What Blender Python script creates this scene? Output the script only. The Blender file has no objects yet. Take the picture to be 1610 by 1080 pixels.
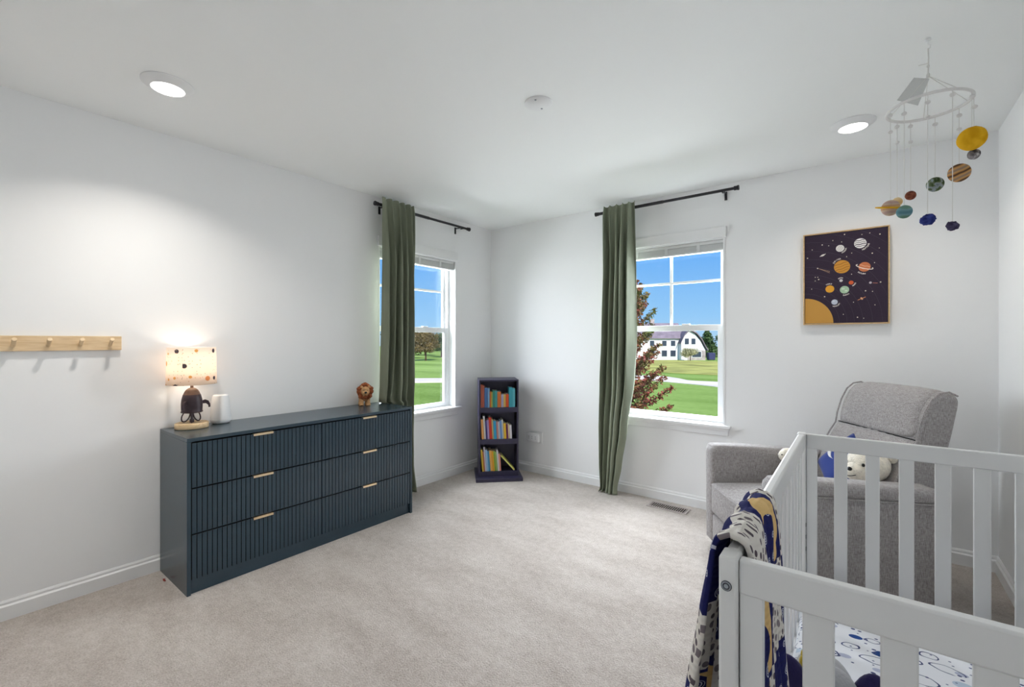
import bpy, bmesh, math, random
from mathutils import Vector, Matrix, noise
R = math.radians
random.seed(11)
sc = bpy.context.scene
COL = sc.collection

# ------------------------------------------------------------------ camera
cam_d = bpy.data.cameras.new('camera'); cam = bpy.data.objects.new('camera', cam_d); COL.objects.link(cam)
cam.location = (3.116, -3.631, 1.275); cam.rotation_euler = (R(90), 0, R(38.0))
cam_d.sensor_width = 36; cam_d.lens = 16.0; cam_d.shift_y = -3.5 / 1610; cam_d.clip_start = .02; cam_d.clip_end = 2000
sc.camera = cam

# ------------------------------------------------------------------ colour management
sc.view_settings.view_transform = 'Standard'; sc.view_settings.look = 'None'
sc.view_settings.gamma = 1.0; sc.view_settings.use_curve_mapping = False
sc.view_settings.exposure = 0.27

def lin(c):
    c = c / 255.0
    return c / 12.92 if c <= .04045 else ((c + .055) / 1.055) ** 2.4
def rgb(t, a=1.0): return (lin(t[0]), lin(t[1]), lin(t[2]), a)

# ------------------------------------------------------------------ node helpers
def nd(nt, typ, ins=None, **attrs):
    n = nt.nodes.new(typ)
    for k, v in attrs.items(): setattr(n, k, v)
    for k, v in (ins or {}).items():
        s = n.inputs[k]
        if isinstance(v, bpy.types.NodeSocket): nt.links.new(v, s)
        else: s.default_value = v
    return n
def mth(nt, op, a, b=None, c=None, clamp=False):
    ins = {0: a}
    if b is not None: ins[1] = b
    if c is not None: ins[2] = c
    return nd(nt, 'ShaderNodeMath', ins, operation=op, use_clamp=clamp).outputs[0]
def mixc(nt, f, a, b):
    n = nt.nodes.new('ShaderNodeMix'); n.data_type = 'RGBA'
    for idx, v in ((0, f), (6, a), (7, b)):
        if isinstance(v, bpy.types.NodeSocket): nt.links.new(v, n.inputs[idx])
        else: n.inputs[idx].default_value = v
    return n.outputs[2]
def ramp(nt, f, stops, interp='LINEAR'):
    n = nt.nodes.new('ShaderNodeValToRGB'); nt.links.new(f, n.inputs[0]); cr = n.color_ramp; cr.interpolation = interp
    while len(cr.elements) < len(stops): cr.elements.new(.5)
    for e, (p, c) in zip(cr.elements, stops): e.position = p; e.color = c
    return n.outputs[0]

# ------------------------------------------------------------------ world sky
w = bpy.data.worlds.new('sky'); sc.world = w; w.use_nodes = True; nt = w.node_tree; nt.nodes.clear()
g = nd(nt, 'ShaderNodeTexCoord'); sx = nd(nt, 'ShaderNodeSeparateXYZ', {0: g.outputs['Generated']})
el = mth(nt, 'MAXIMUM', sx.outputs[2], 0.0)
skyc = ramp(nt, el, [(0.0, rgb((176, 212, 240))), (.05, rgb((150, 203, 247))), (.2, rgb((100, 172, 246))), (1.0, rgb((58, 118, 205)))])
bg = nd(nt, 'ShaderNodeBackground', {0: skyc, 1: .84})
nd(nt, 'ShaderNodeOutputWorld', {0: bg.outputs[0]})

# ------------------------------------------------------------------ sun and the daylight of the two windows
def light(name, typ, loc, rot, energy, color=(1, 1, 1), **kw):
    d = bpy.data.lights.new(name, typ); d.energy = energy; d.color = color
    for k, v in kw.items(): setattr(d, k, v)
    o = bpy.data.objects.new(name, d); o.location = loc; o.rotation_euler = rot; COL.objects.link(o); return o
sun = light('sun', 'SUN', (20, -20, 30), (0, 0, 0), 4.7, (1, .95, .88), angle=R(.6))
sun.rotation_euler = Vector((-.62, .45, -.64)).to_track_quat('-Z', 'Y').to_euler()
light('daylight_back', 'AREA', (1.843, .75, 2.05), (R(-66), 0, 0), 275, (.885, .945, 1.0), shape='RECTANGLE', size=1.9, size_y=1.9)
light('daylight_side', 'AREA', (-.75, -.957, 1.90), (R(-70), 0, R(90)), 190, (.885, .945, 1.0), shape='RECTANGLE', size=1.9, size_y=1.9)

# ------------------------------------------------------------------ materials
def base(name):
    m = bpy.data.materials.new(name); m.use_nodes = True; nt = m.node_tree
    return m, nt, nt.nodes['Principled BSDF']
def coords(nt, scale=(1, 1, 1), kind='Object', rot=(0, 0, 0)):
    tc = nd(nt, 'ShaderNodeTexCoord')
    return nd(nt, 'ShaderNodeMapping', {0: tc.outputs[kind], 2: rot, 3: scale}).outputs[0]
def bump(nt, p, h, strength, dist=.002):
    b = nd(nt, 'ShaderNodeBump', {'Strength': strength, 'Distance': dist, 'Height': h}); nt.links.new(b.outputs[0], p.inputs['Normal'])
def mat(name, c, rough=.5, spec=.5, metal=0.0, var=None, bmp=None, sheen=0.0, emit=None, stretch=(1, 1, 1)):
    m, nt, p = base(name)
    p.inputs['Base Color'].default_value = rgb(c); p.inputs['Roughness'].default_value = rough
    p.inputs['Specular IOR Level'].default_value = spec; p.inputs['Metallic'].default_value = metal
    if sheen: p.inputs['Sheen Weight'].default_value = sheen
    if var:
        n = nd(nt, 'ShaderNodeTexNoise', {'Vector': coords(nt, stretch), 'Scale': var[0], 'Detail': 3.0})
        lo = rgb(tuple(max(0, x * (1 - var[1])) for x in c)); hi = rgb(tuple(min(255, x * (1 + var[1])) for x in c))
        nt.links.new(ramp(nt, n.outputs[0], [(.3, lo), (.7, hi)]), p.inputs['Base Color'])
    if bmp:
        n = nd(nt, 'ShaderNodeTexNoise', {'Vector': coords(nt, stretch), 'Scale': bmp[0], 'Detail': 2.0}); bump(nt, p, n.outputs[0], bmp[1], bmp[2])
    if emit:
        p.inputs['Emission Color'].default_value = rgb(emit[0]); p.inputs['Emission Strength'].default_value = emit[1]
    return m
M = {}
M['wall'] = mat('wall_paint', (245, 245, 245), .75, .25, bmp=(60, .05, .001))
M['ceiling'] = mat('ceiling_paint', (248, 249, 248), .85, .2, bmp=(80, .06, .001))
M['trim'] = mat('trim_paint', (240, 240, 240), .4, .4)
M['vinyl'] = mat('window_vinyl', (240, 241, 242), .35, .4)
M['blindm'] = mat('blind_plastic', (226, 227, 226), .5, .3)
M['rod'] = mat('black_metal', (38, 36, 40), .38, .5, .3)
M['gold'] = mat('brass', (246, 222, 186), .28, .5, 1.0)
M['dresser'] = mat('dresser_paint', (44, 63, 75), .26, .65, var=(6, .04))
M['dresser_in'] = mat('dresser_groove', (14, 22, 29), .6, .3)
M['crib'] = mat('crib_paint', (229, 228, 226), .32, .5)
M['navywood'] = mat('bookcase_paint', (50, 46, 72), .4, .5, var=(20, .06))
M['steel'] = mat('steel', (160, 165, 172), .3, .5, 1.0)
M['darksteel'] = mat('dark_steel', (70, 72, 80), .4, .5, .6)
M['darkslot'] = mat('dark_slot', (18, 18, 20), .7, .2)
M['white_plastic'] = mat('white_plastic', (236, 236, 236), .35, .5)
M['fabric_white'] = mat('white_knit', (238, 238, 238), .8, .2, bmp=(300, .3, .001))
M['lampdark'] = mat('lamp_dark_wood', (62, 48, 54), .45, .4, var=(30, .12))
M['lampbrown'] = mat('lamp_brown_wood', (116, 92, 78), .5, .4, var=(30, .1))
M['lion'] = mat('lion_wood', (206, 160, 112), .6, .3, var=(60, .12), bmp=(120, .3, .002))
M['mane'] = mat('lion_mane', (150, 84, 52), .8, .2, var=(70, .25), bmp=(90, .8, .004))
M['black'] = mat('black_bead', (20, 18, 18), .3, .5)
M['cream'] = mat('cream_plush', (238, 230, 214), .95, .1, sheen=.4, var=(60, .06), bmp=(140, .8, .004))
M['navyplush'] = mat('navy_plush', (50, 44, 88), .95, .1, sheen=.25, bmp=(140, .6, .003))
M['greyplush'] = mat('grey_plush', (176, 176, 180), .95, .1, sheen=.3, bmp=(140, .6, .003))
M['yellowplush'] = mat('yellow_plush', (205, 175, 45), .95, .1, sheen=.3, bmp=(140, .6, .003))
M['bluecush'] = mat('blue_cushion', (26, 52, 128), .85, .2, sheen=.2, bmp=(260, .2, .001))
M['whitefelt'] = mat('white_felt', (226, 224, 222), .95, .1, bmp=(200, .5, .002))
M['string'] = mat('white_string', (226, 224, 220), .9, .1)
M['paper'] = mat('pale_card', (214, 214, 212), .6, .2)
M['vent'] = mat('vent_metal', (178, 168, 164), .5, .4)
M['ventdark'] = mat('vent_dark', (38, 30, 28), .7, .2)
M['frame_wood'] = mat('pale_frame_wood', (206, 172, 128), .5, .3, var=(40, .08), stretch=(1, 1, 6))
M['page'] = mat('book_pages', (232, 226, 210), .9, .1, var=(300, .05))
M['sand'] = mat('bunker_sand', (232, 222, 208), .95, .1, var=(.3, .05))
M['rough'] = mat('rough_grass', (172, 172, 96), .95, .1, var=(.25, .16))
M['bark'] = mat('bark', (84, 66, 54), .95, .1, var=(8, .2))

def m_carpet():
    m, nt, p = base('carpet')
    v = coords(nt)
    fine = nd(nt, 'ShaderNodeTexNoise', {'Vector': v, 'Scale': 130.0, 'Detail': 4.0, 'Roughness': .7}).outputs[0]
    mid = nd(nt, 'ShaderNodeTexNoise', {'Vector': v, 'Scale': 28.0, 'Detail': 3.0}).outputs[0]
    big = nd(nt, 'ShaderNodeTexNoise', {'Vector': coords(nt, (1, 2.4, 1), rot=(0, 0, R(35))), 'Scale': 2.6, 'Detail': 3.0}).outputs[0]
    vor = nd(nt, 'ShaderNodeTexVoronoi', {'Vector': v, 'Scale': 170.0}).outputs[0]
    f = mth(nt, 'ADD', mth(nt, 'MULTIPLY', fine, .55), mth(nt, 'ADD', mth(nt, 'MULTIPLY', mid, .2), mth(nt, 'MULTIPLY', big, .25)))
    c = ramp(nt, f, [(.37, rgb((166, 155, 145))), (.5, rgb((196, 186, 178))), (.63, rgb((217, 209, 202)))])
    nt.links.new(c, p.inputs['Base Color']); p.inputs['Roughness'].default_value = 1.0; p.inputs['Specular IOR Level'].default_value = .05
    p.inputs['Sheen Weight'].default_value = .25
    bump(nt, p, mth(nt, 'ADD', mth(nt, 'SUBTRACT', fine, mth(nt, 'MULTIPLY', vor, .6)), mth(nt, 'MULTIPLY', mid, .6)), .7, .008)
    return m
M['carpet'] = m_carpet()

def m_heather():
    m, nt, p = base('heather_grey_fabric')
    a = nd(nt, 'ShaderNodeTexNoise', {'Vector': coords(nt, (1, 1, .12)), 'Scale': 420.0, 'Detail': 2.0}).outputs[0]
    b = nd(nt, 'ShaderNodeTexNoise', {'Vector': coords(nt, (.15, .15, 1)), 'Scale': 380.0, 'Detail': 2.0}).outputs[0]
    c_ = nd(nt, 'ShaderNodeTexNoise', {'Vector': coords(nt), 'Scale': 60.0, 'Detail': 3.0}).outputs[0]
    f = mth(nt, 'ADD', mth(nt, 'MULTIPLY', a, .62), mth(nt, 'ADD', mth(nt, 'MULTIPLY', b, .32), mth(nt, 'MULTIPLY', c_, .06)))
    nt.links.new(ramp(nt, f, [(.34, rgb((130, 123, 122))), (.5, rgb((162, 157, 156))), (.66, rgb((191, 187, 186)))]), p.inputs['Base Color'])
    p.inputs['Roughness'].default_value = .95; p.inputs['Specular IOR Level'].default_value = .1; p.inputs['Sheen Weight'].default_value = .15
    bump(nt, p, f, .4, .002); return m
M['heather'] = m_heather()

def m_velvet():
    m, nt, p = base('green_velvet')
    a = nd(nt, 'ShaderNodeTexNoise', {'Vector': coords(nt, (1, 1, .15)), 'Scale': 9.0, 'Detail': 3.0}).outputs[0]
    nt.links.new(ramp(nt, a, [(.3, rgb((122, 128, 110))), (.7, rgb((154, 160, 140)))]), p.inputs['Base Color'])
    p.inputs['Roughness'].default_value = .7; p.inputs['Specular IOR Level'].default_value = .2
    p.inputs['Sheen Weight'].default_value = .35; p.inputs['Sheen Tint'].default_value = rgb((215, 225, 200)); p.inputs['Sheen Roughness'].default_value = .4
    n = nd(nt, 'ShaderNodeTexNoise', {'Vector': coords(nt), 'Scale': 500.0}).outputs[0]; bump(nt, p, n, .15, .001); return m
M['velvet'] = m_velvet()

def m_wood(name, c1, c2, axis=(1, 1, 1), scale=14.0, rough=.5):
    m, nt, p = base(name)
    v = coords(nt, axis)
    n = nd(nt, 'ShaderNodeTexNoise', {'Vector': v, 'Scale': scale, 'Detail': 5.0, 'Distortion': 1.2}).outputs[0]
    nt.links.new(ramp(nt, n, [(.3, rgb(c1)), (.55, rgb(c2)), (.75, rgb(c1))]), p.inputs['Base Color']); p.inputs['Roughness'].default_value = rough
    bump(nt, p, n, .1, .001); return m
M['pine'] = m_wood('pine', (212, 180, 136), (233, 206, 166), (1, .12, 1), 40.0)
M['beech'] = m_wood('beech', (214, 180, 134), (230, 202, 160), (1, .2, 1), 30.0)

def m_glass():
    m = bpy.data.materials.new('window_glass'); m.use_nodes = True; nt = m.node_tree; nt.nodes.clear()
    fr = nd(nt, 'ShaderNodeFresnel', {0: 1.45}); t = nd(nt, 'ShaderNodeBsdfTransparent'); gl = nd(nt, 'ShaderNodeBsdfGlossy', {'Roughness': 0.02})
    mx = nd(nt, 'ShaderNodeMixShader', {0: mth(nt, 'MULTIPLY', fr.outputs[0], .15), 1: t.outputs[0], 2: gl.outputs[0]})
    nd(nt, 'ShaderNodeOutputMaterial', {0: mx.outputs[0]}); return m
M['glass'] = m_glass()

def uvnode(nt, scale=(1, 1, 1), loc=(0, 0, 0), rot=(0, 0, 0)):
    tc = nd(nt, 'ShaderNodeTexCoord'); return nd(nt, 'ShaderNodeMapping', {0: tc.outputs['UV'], 1: loc, 2: rot, 3: scale}).outputs[0]
def spots(nt, vec, scale, rmin, rmax, keep, soft=.02, rnd=.8):
    """blob mask + per-blob random colour from a Voronoi layer"""
    v = nd(nt, 'ShaderNodeTexVoronoi', {'Vector': vec, 'Scale': scale, 'Randomness': rnd}, voronoi_dimensions='2D')
    wn = nd(nt, 'ShaderNodeTexWhiteNoise', {'Vector': v.outputs['Color']}, noise_dimensions='3D')
    rad = mth(nt, 'MULTIPLY_ADD', wn.outputs[0], rmax - rmin, rmin)
    mask = mth(nt, 'MULTIPLY', mth(nt, 'LESS_THAN', v.outputs['Distance'], rad), mth(nt, 'LESS_THAN', nd(nt, 'ShaderNodeSeparateColor', {0: v.outputs['Color']}).outputs[1], keep))
    return mask, wn.outputs['Value'], v.outputs['Distance'], rad

def m_sheet():
    m, nt, p = base('planet_print_sheet')
    v1 = uvnode(nt, (1, 1.55, 1), rot=(0, 0, .25))
    c = rgb((240, 241, 246))
    k, r_, d_, rad = spots(nt, v1, 10.0, .12, .27, .55)
    col = ramp(nt, r_, [(0, rgb((188, 192, 214))), (.3, rgb((40, 74, 140))), (.55, rgb((196, 210, 226))), (.72, rgb((40, 72, 132)))], 'CONSTANT')
    c = mixc(nt, k, c, col)
    dn = nd(nt, 'ShaderNodeTexNoise', {'Vector': uvnode(nt), 'Scale': 12.0}).outputs[1]
    v2 = nd(nt, 'ShaderNodeMix', {0: .06, 4: uvnode(nt, (1, 1.6, 1), (3.3, 1.7, 0), (0, 0, -.3)), 5: dn}, data_type='VECTOR').outputs[1]
    k2, r2, d2, rad2 = spots(nt, v2, 10.0, .20, .38, .85)
    ring = mth(nt, 'MULTIPLY', k2, mth(nt, 'GREATER_THAN', d2, mth(nt, 'SUBTRACT', rad2, .045)))
    c = mixc(nt, ring, c, rgb((84, 92, 128)))
    k3, _, _, _ = spots(nt, uvnode(nt, (1, 1.4, 1), (7.1, 2.2, 0)), 34.0, .08, .2, .45)
    c = mixc(nt, k3, c, rgb((80, 88, 130)))
    nt.links.new(c, p.inputs['Base Color']); p.inputs['Roughness'].default_value = .9; p.inputs['Specular IOR Level'].default_value = .15
    n = nd(nt, 'ShaderNodeTexNoise', {'Vector': coords(nt), 'Scale': 7.0, 'Detail': 2.0}).outputs[0]; bump(nt, p, n, .25, .02); return m
M['sheet'] = m_sheet()

def m_shade():
    m = bpy.data.materials.new('lamp_shade_cloth'); m.use_nodes = True; nt = m.node_tree; nt.nodes.clear()
    c = rgb((250, 240, 230))
    k, r_, d_, rad = spots(nt, uvnode(nt, (1, 1, 1), (.37, .1, 0)), 7.0, .10, .24, .62)
    col = ramp(nt, r_, [(0, rgb((232, 192, 130))), (.45, rgb((110, 102, 108))), (.75, rgb((236, 186, 140)))], 'CONSTANT')
    c = mixc(nt, k, c, col)
    k3, r3, _, _ = spots(nt, uvnode(nt, (1, 1, 1), (5.3, 2, 0)), 24.0, .06, .14, .45)
    c = mixc(nt, k3, c, ramp(nt, r3, [(0, rgb((120, 112, 118))), (.5, rgb((226, 190, 160)))], 'CONSTANT'))
    df = nd(nt, 'ShaderNodeBsdfDiffuse', {0: c}); tr = nd(nt, 'ShaderNodeBsdfTranslucent', {0: c})
    mx = nd(nt, 'ShaderNodeMixShader', {0: .62, 1: df.outputs[0], 2: tr.outputs[0]})
    nd(nt, 'ShaderNodeOutputMaterial', {0: mx.outputs[0]}); return m
M['shade'] = m_shade()

def m_quilt():
    """patchwork: UV in units of patches"""
    m, nt, p = base('space_patchwork_quilt')
    uv = uvnode(nt); s = nd(nt, 'ShaderNodeSeparateXYZ', {0: uv})
    u, v = s.outputs[0], s.outputs[1]
    chk = mth(nt, 'FLOORED_MODULO', mth(nt, 'ADD', mth(nt, 'FLOOR', u), mth(nt, 'FLOOR', v)), 2.0)
    fu, fv = mth(nt, 'FRACT', u), mth(nt, 'FRACT', v)
    # pale patch with grey oval dots
    k, r_, _, _ = spots(nt, uvnode(nt, (1.35, 1, 1), rot=(0, 0, .4)), 6.4, .22, .34, 1.0, rnd=.55)
    pale = mixc(nt, k, rgb((226, 220, 212)), ramp(nt, r_, [(0, rgb((96, 86, 92))), (.5, rgb((128, 118, 122)))], 'CONSTANT'))
    # navy patch with white scribbled dots
    k2, _, d2, rad2 = spots(nt, uvnode(nt, loc=(.31, .2, 0)), 3.0, .14, .24, .75, rnd=.4)
    scrib = mth(nt, 'GREATER_THAN', mth(nt, 'SINE', mth(nt, 'MULTIPLY', d2, 70.0)), .1)
    navy = mixc(nt, mth(nt, 'MULTIPLY', k2, scrib), rgb((38, 40, 92)), rgb((206, 208, 224)))
    def circ(cx, cy, r):
        a = mth(nt, 'SUBTRACT', fu, cx); b = mth(nt, 'SUBTRACT', fv, cy)
        return mth(nt, 'LESS_THAN', mth(nt, 'ADD', mth(nt, 'MULTIPLY', a, a), mth(nt, 'MULTIPLY', b, b)), r * r)
    moon = mth(nt, 'MULTIPLY', circ(.5, .5, .46), mth(nt, 'SUBTRACT', 1.0, circ(.30, .40, .36)))
    sel = mth(nt, 'GREATER_THAN', mth(nt, 'FLOORED_MODULO', mth(nt, 'FLOOR', v), 4.0), 1.5)
    navy = mixc(nt, mth(nt, 'MULTIPLY', moon, sel), navy, rgb((226, 190, 130)))
    c = mixc(nt, chk, navy, pale)
    nt.links.new(c, p.inputs['Base Color']); p.inputs['Roughness'].default_value = .95; p.inputs['Specular IOR Level'].default_value = .1
    wv = mth(nt, 'SINE', mth(nt, 'MULTIPLY', v, 75.0)); n = nd(nt, 'ShaderNodeTexNoise', {'Vector': uv, 'Scale': 9.0}).outputs[0]
    bump(nt, p, mth(nt, 'ADD', mth(nt, 'MULTIPLY', wv, .25), n), .5, .006); return m
M['quilt'] = m_quilt()

def m_bands(name, stops, scale=3.0, dist=1.5, axis='Z'):
    m, nt, p = base(name)
    v = coords(nt)
    n = nd(nt, 'ShaderNodeTexWave', {'Vector': v, 'Scale': scale, 'Distortion': dist, 'Detail': 2.0}, bands_direction=axis).outputs[1]
    nt.links.new(ramp(nt, n, stops), p.inputs['Base Color']); p.inputs['Roughness'].default_value = .95; p.inputs['Specular IOR Level'].default_value = .05
    nn = nd(nt, 'ShaderNodeTexNoise', {'Vector': v, 'Scale': 250.0}).outputs[0]; bump(nt, p, nn, .5, .002); return m
def m_mottle(name, stops, scale=25.0):
    m, nt, p = base(name)
    v = coords(nt); n = nd(nt, 'ShaderNodeTexNoise', {'Vector': v, 'Scale': scale, 'Detail': 2.0, 'Distortion': 1.0}).outputs[0]
    nt.links.new(ramp(nt, n, stops), p.inputs['Base Color']); p.inputs['Roughness'].default_value = .95; p.inputs['Specular IOR Level'].default_value = .05
    nn = nd(nt, 'ShaderNodeTexNoise', {'Vector': v, 'Scale': 250.0}).outputs[0]; bump(nt, p, nn, .5, .002); return m
def S_(*a): return [(q, rgb(c)) for q, c in a]

def m_lawn():
    m, nt, p = base('lawn_grass')
    v = coords(nt)
    n = nd(nt, 'ShaderNodeTexNoise', {'Vector': coords(nt, (.25, 1, 1), rot=(0, 0, .4)), 'Scale': .22, 'Detail': 4.0}).outputs[0]
    f = nd(nt, 'ShaderNodeTexNoise', {'Vector': v, 'Scale': 3.0, 'Detail': 4.0}).outputs[0]
    x = mth(nt, 'ADD', mth(nt, 'MULTIPLY', n, .65), mth(nt, 'MULTIPLY', f, .35))
    nt.links.new(ramp(nt, x, [(.35, rgb((116, 146, 70))), (.65, rgb((158, 186, 104)))]), p.inputs['Base Color']); p.inputs['Roughness'].default_value = 1.0; p.inputs['Specular IOR Level'].default_value = 0.0
    return m
M['lawn'] = m_lawn()
def m_leaf(name, stops, scale):
    m, nt, p = base(name)
    n = nd(nt, 'ShaderNodeTexNoise', {'Vector': coords(nt), 'Scale': scale, 'Detail': 2.0}).outputs[0]
    wn = nd(nt, 'ShaderNodeTexNoise', {'Vector': coords(nt), 'Scale': scale * 9, 'Detail': 1.0}).outputs[0]
    nt.links.new(ramp(nt, mth(nt, 'ADD', mth(nt, 'MULTIPLY', n, .6), mth(nt, 'MULTIPLY', wn, .4)), stops), p.inputs['Base Color'])
    p.inputs['Roughness'].default_value = .8; p.inputs['Specular IOR Level'].default_value = .2; return m
M['redleaf'] = m_leaf('red_green_leaves', S_((.36, (96, 102, 58)), (.47, (128, 104, 68)), (.55, (138, 72, 64)), (.66, (182, 112, 104))), .9)
M['greenleaf'] = m_leaf('evergreen_needles', S_((.35, (40, 62, 40)), (.65, (86, 112, 66))), .35)
M['brownleaf'] = m_leaf('autumn_leaves', S_((.35, (80, 72, 46)), (.65, (136, 116, 74))), .35)
M['paleleaf'] = m_leaf('pale_leaves', S_((.35, (150, 150, 110)), (.65, (200, 196, 160))), .5)
M['housewhite'] = mat('house_siding', (232, 232, 236), .7, .2)
M['houseroof'] = mat('house_shingle', (134, 124, 134), .9, .1, var=(.8, .08))
M['housebrick'] = mat('house_stone', (170, 160, 160), .9, .1, var=(1.5, .12))
M['housewin'] = mat('house_window_glass', (60, 68, 84), .15, .6)

# ------------------------------------------------------------------ mesh helpers
def box(bm, x0, x1, y0, y1, z0, z1, bev=0.0, seg=2):
    r = bmesh.ops.create_cube(bm, size=1.0)['verts']
    for v in r: v.co = Vector(((x0 + x1) / 2 + v.co.x * (x1 - x0), (y0 + y1) / 2 + v.co.y * (y1 - y0), (z0 + z1) / 2 + v.co.z * (z1 - z0)))
    if bev:
        es = list({e for v in r for e in v.link_edges})
        bmesh.ops.bevel(bm, geom=es, offset=bev, segments=seg, profile=.5, affect='EDGES', clamp_overlap=True)
    return bm
def ring_verts(bm, c, ax, r, seg, phase=0):
    ax = ax.normalized(); t = ax.orthogonal().normalized()
    if abs(ax.z) < .99: t = ax.cross(Vector((0, 0, 1))).normalized()
    b = ax.cross(t)
    return [bm.verts.new(c + r * (math.cos(2 * math.pi * k / seg + phase) * t + math.sin(2 * math.pi * k / seg + phase) * b)) for k in range(seg)]
def bridge(bm, a, b):
    n = len(a)
    for k in range(n): bm.faces.new((a[k], a[(k + 1) % n], b[(k + 1) % n], b[k]))
def cyl(bm, p0, p1, r0, r1=None, seg=16):
    p0, p1 = Vector(p0), Vector(p1); r1 = r0 if r1 is None else r1
    a = ring_verts(bm, p0, p1 - p0, r0, seg); b = ring_verts(bm, p1, p1 - p0, r1, seg)
    bridge(bm, a, b); bm.faces.new(a[::-1]); bm.faces.new(b); return bm
def tube(bm, pts, r, seg=8, closed=False):
    pts = [Vector(p) for p in pts]; n = len(pts); rings = []
    up = None
    for i, p in enumerate(pts):
        if closed: d = pts[(i + 1) % n] - pts[i - 1]
        else: d = pts[min(i + 1, n - 1)] - pts[max(i - 1, 0)]
        d.normalize()
        t = d.orthogonal().normalized() if up is None else (up - d * up.dot(d)).normalized()
        up = t; b = d.cross(t); rr = r[i] if isinstance(r, (list, tuple)) else r
        rings.append([bm.verts.new(p + rr * (math.cos(2 * math.pi * k / seg) * t + math.sin(2 * math.pi * k / seg) * b)) for k in range(seg)])
    for i in range(n - 1): bridge(bm, rings[i], rings[i + 1])
    if closed: bridge(bm, rings[-1], rings[0])
    else: bm.faces.new(rings[0][::-1]); bm.faces.new(rings[-1])
    return bm
def lathe(bm, prof, seg=32, c=(0, 0, 0), sx=1, sy=1, caps=True, wob=None):
    c = Vector(c); rings = []
    for r, z in prof:
        rings.append([bm.verts.new(c + Vector((r * sx * math.cos(2 * math.pi * k / seg), r * sy * math.sin(2 * math.pi * k / seg), z))) for k in range(seg)])
    for a, b in zip(rings, rings[1:]): bridge(bm, a, b)
    if caps:
        if prof[0][0] > 1e-5: bm.faces.new(rings[0][::-1])
        if prof[-1][0] > 1e-5: bm.faces.new(rings[-1])
    return bm
def ell(bm, c, r, rot=None, seg=20, lump=0.0, lsc=8.0, sd=0):
    vs = bmesh.ops.create_uvsphere(bm, u_segments=seg, v_segments=max(8, seg * 2 // 3), radius=1.0)['verts']
    Mx = Matrix(rot) if rot is not None else Matrix.Identity(3)
    for v in vs:
        p = v.co.copy()
        if lump: p *= 1 + lump * noise.noise(p * lsc + Vector((sd * 3.1, sd, 0)))
        v.co = Vector(c) + Mx @ Vector((p.x * r[0], p.y * r[1], p.z * r[2]))
    return bm
def rotm(x=0, y=0, z=0): return (Matrix.Rotation(R(z), 3, 'Z') @ Matrix.Rotation(R(y), 3, 'Y') @ Matrix.Rotation(R(x), 3, 'X'))
def loft(bm, rings, close_ends=True):
    rv = [[bm.verts.new(p) for p in r] for r in rings]
    for a, b in zip(rv, rv[1:]): bridge(bm, a, b)
    if close_ends: bm.faces.new(rv[0][::-1]); bm.faces.new(rv[-1])
    return bm
def prof_x(bm, prof, stations):
    """loft a (y,z) outline along x; stations = [(x, inset)]"""
    cy = sum(p[0] for p in prof) / len(prof); cz = sum(p[1] for p in prof) / len(prof); rings = []
    for x, ins in stations:
        ring = []
        for y, z in prof:
            d = Vector((y - cy, z - cz)); l = d.length; d = d * ((l - ins) / l if l > ins else .1); ring.append(Vector((x, cy + d.x, cz + d.y)))
        rings.append(ring)
    return loft(bm, rings)
def smooth_closed(pts, n=4):
    out = []; k = len(pts)
    for i in range(k):
        p0, p1, p2, p3 = (Vector(pts[(i + j - 1) % k]) for j in range(4))
        for s in range(n):
            t = s / n
            q = .5 * ((2 * p1) + (-p0 + p2) * t + (2 * p0 - 5 * p1 + 4 * p2 - p3) * t * t + (-p0 + 3 * p1 - 3 * p2 + p3) * t ** 3)
            out.append(tuple(q))
    return out

def tag(o, label=None, cat=None, group=None, kind=None):
    if label: o['label'] = label
    if cat: o['category'] = cat
    if group: o['group'] = group
    if kind: o['kind'] = kind
    return o
def mesh_of(name, bm, m, ang=40):
    bmesh.ops.recalc_face_normals(bm, faces=bm.faces[:])
    me = bpy.data.meshes.new(name); bm.to_mesh(me); bm.free()
    me.materials.append(M[m] if isinstance(m, str) else m)
    me.polygons.foreach_set('use_smooth', [True] * len(me.polygons)); me.set_sharp_from_angle(angle=R(ang)); return me
def link(name, me, parent=None, loc=None, rot=None):
    o = bpy.data.objects.new(name, me); COL.objects.link(o)
    if parent: o.parent = parent
    if loc is not None: o.location = loc
    if rot is not None: o.rotation_euler = rot
    return o
def obj(name, bm, m, parent=None, loc=None, rot=None, ang=40, bev=0.0):
    o = link(name, mesh_of(name, bm, m, ang), parent, loc, rot)
    if bev:
        b = o.modifiers.new('bevel', 'BEVEL'); b.width = bev; b.segments = 2; b.limit_method = 'ANGLE'; b.angle_limit = R(40)
    return o
def B(): return bmesh.new()
def thing(name, label, cat, loc=(0, 0, 0), rz=0, group=None):
    o = link(name, None, None, loc, (0, 0, rz)); o.empty_display_size = .05; return tag(o, label, cat, group)
def struct(name, bm, m, **k):
    o = obj(name, bm, m, **k); o['kind'] = 'structure'; return o
def bx(name, m, parent, *d, bev=0.0): return obj(name, box(B(), *d), m, parent, bev=bev)
def fabric(o, th=.004, sub=0):
    s = o.modifiers.new('thickness', 'SOLIDIFY'); s.thickness = th; s.offset = 0
    if sub: q = o.modifiers.new('sub', 'SUBSURF'); q.levels = sub; q.render_levels = sub
    return o

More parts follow.
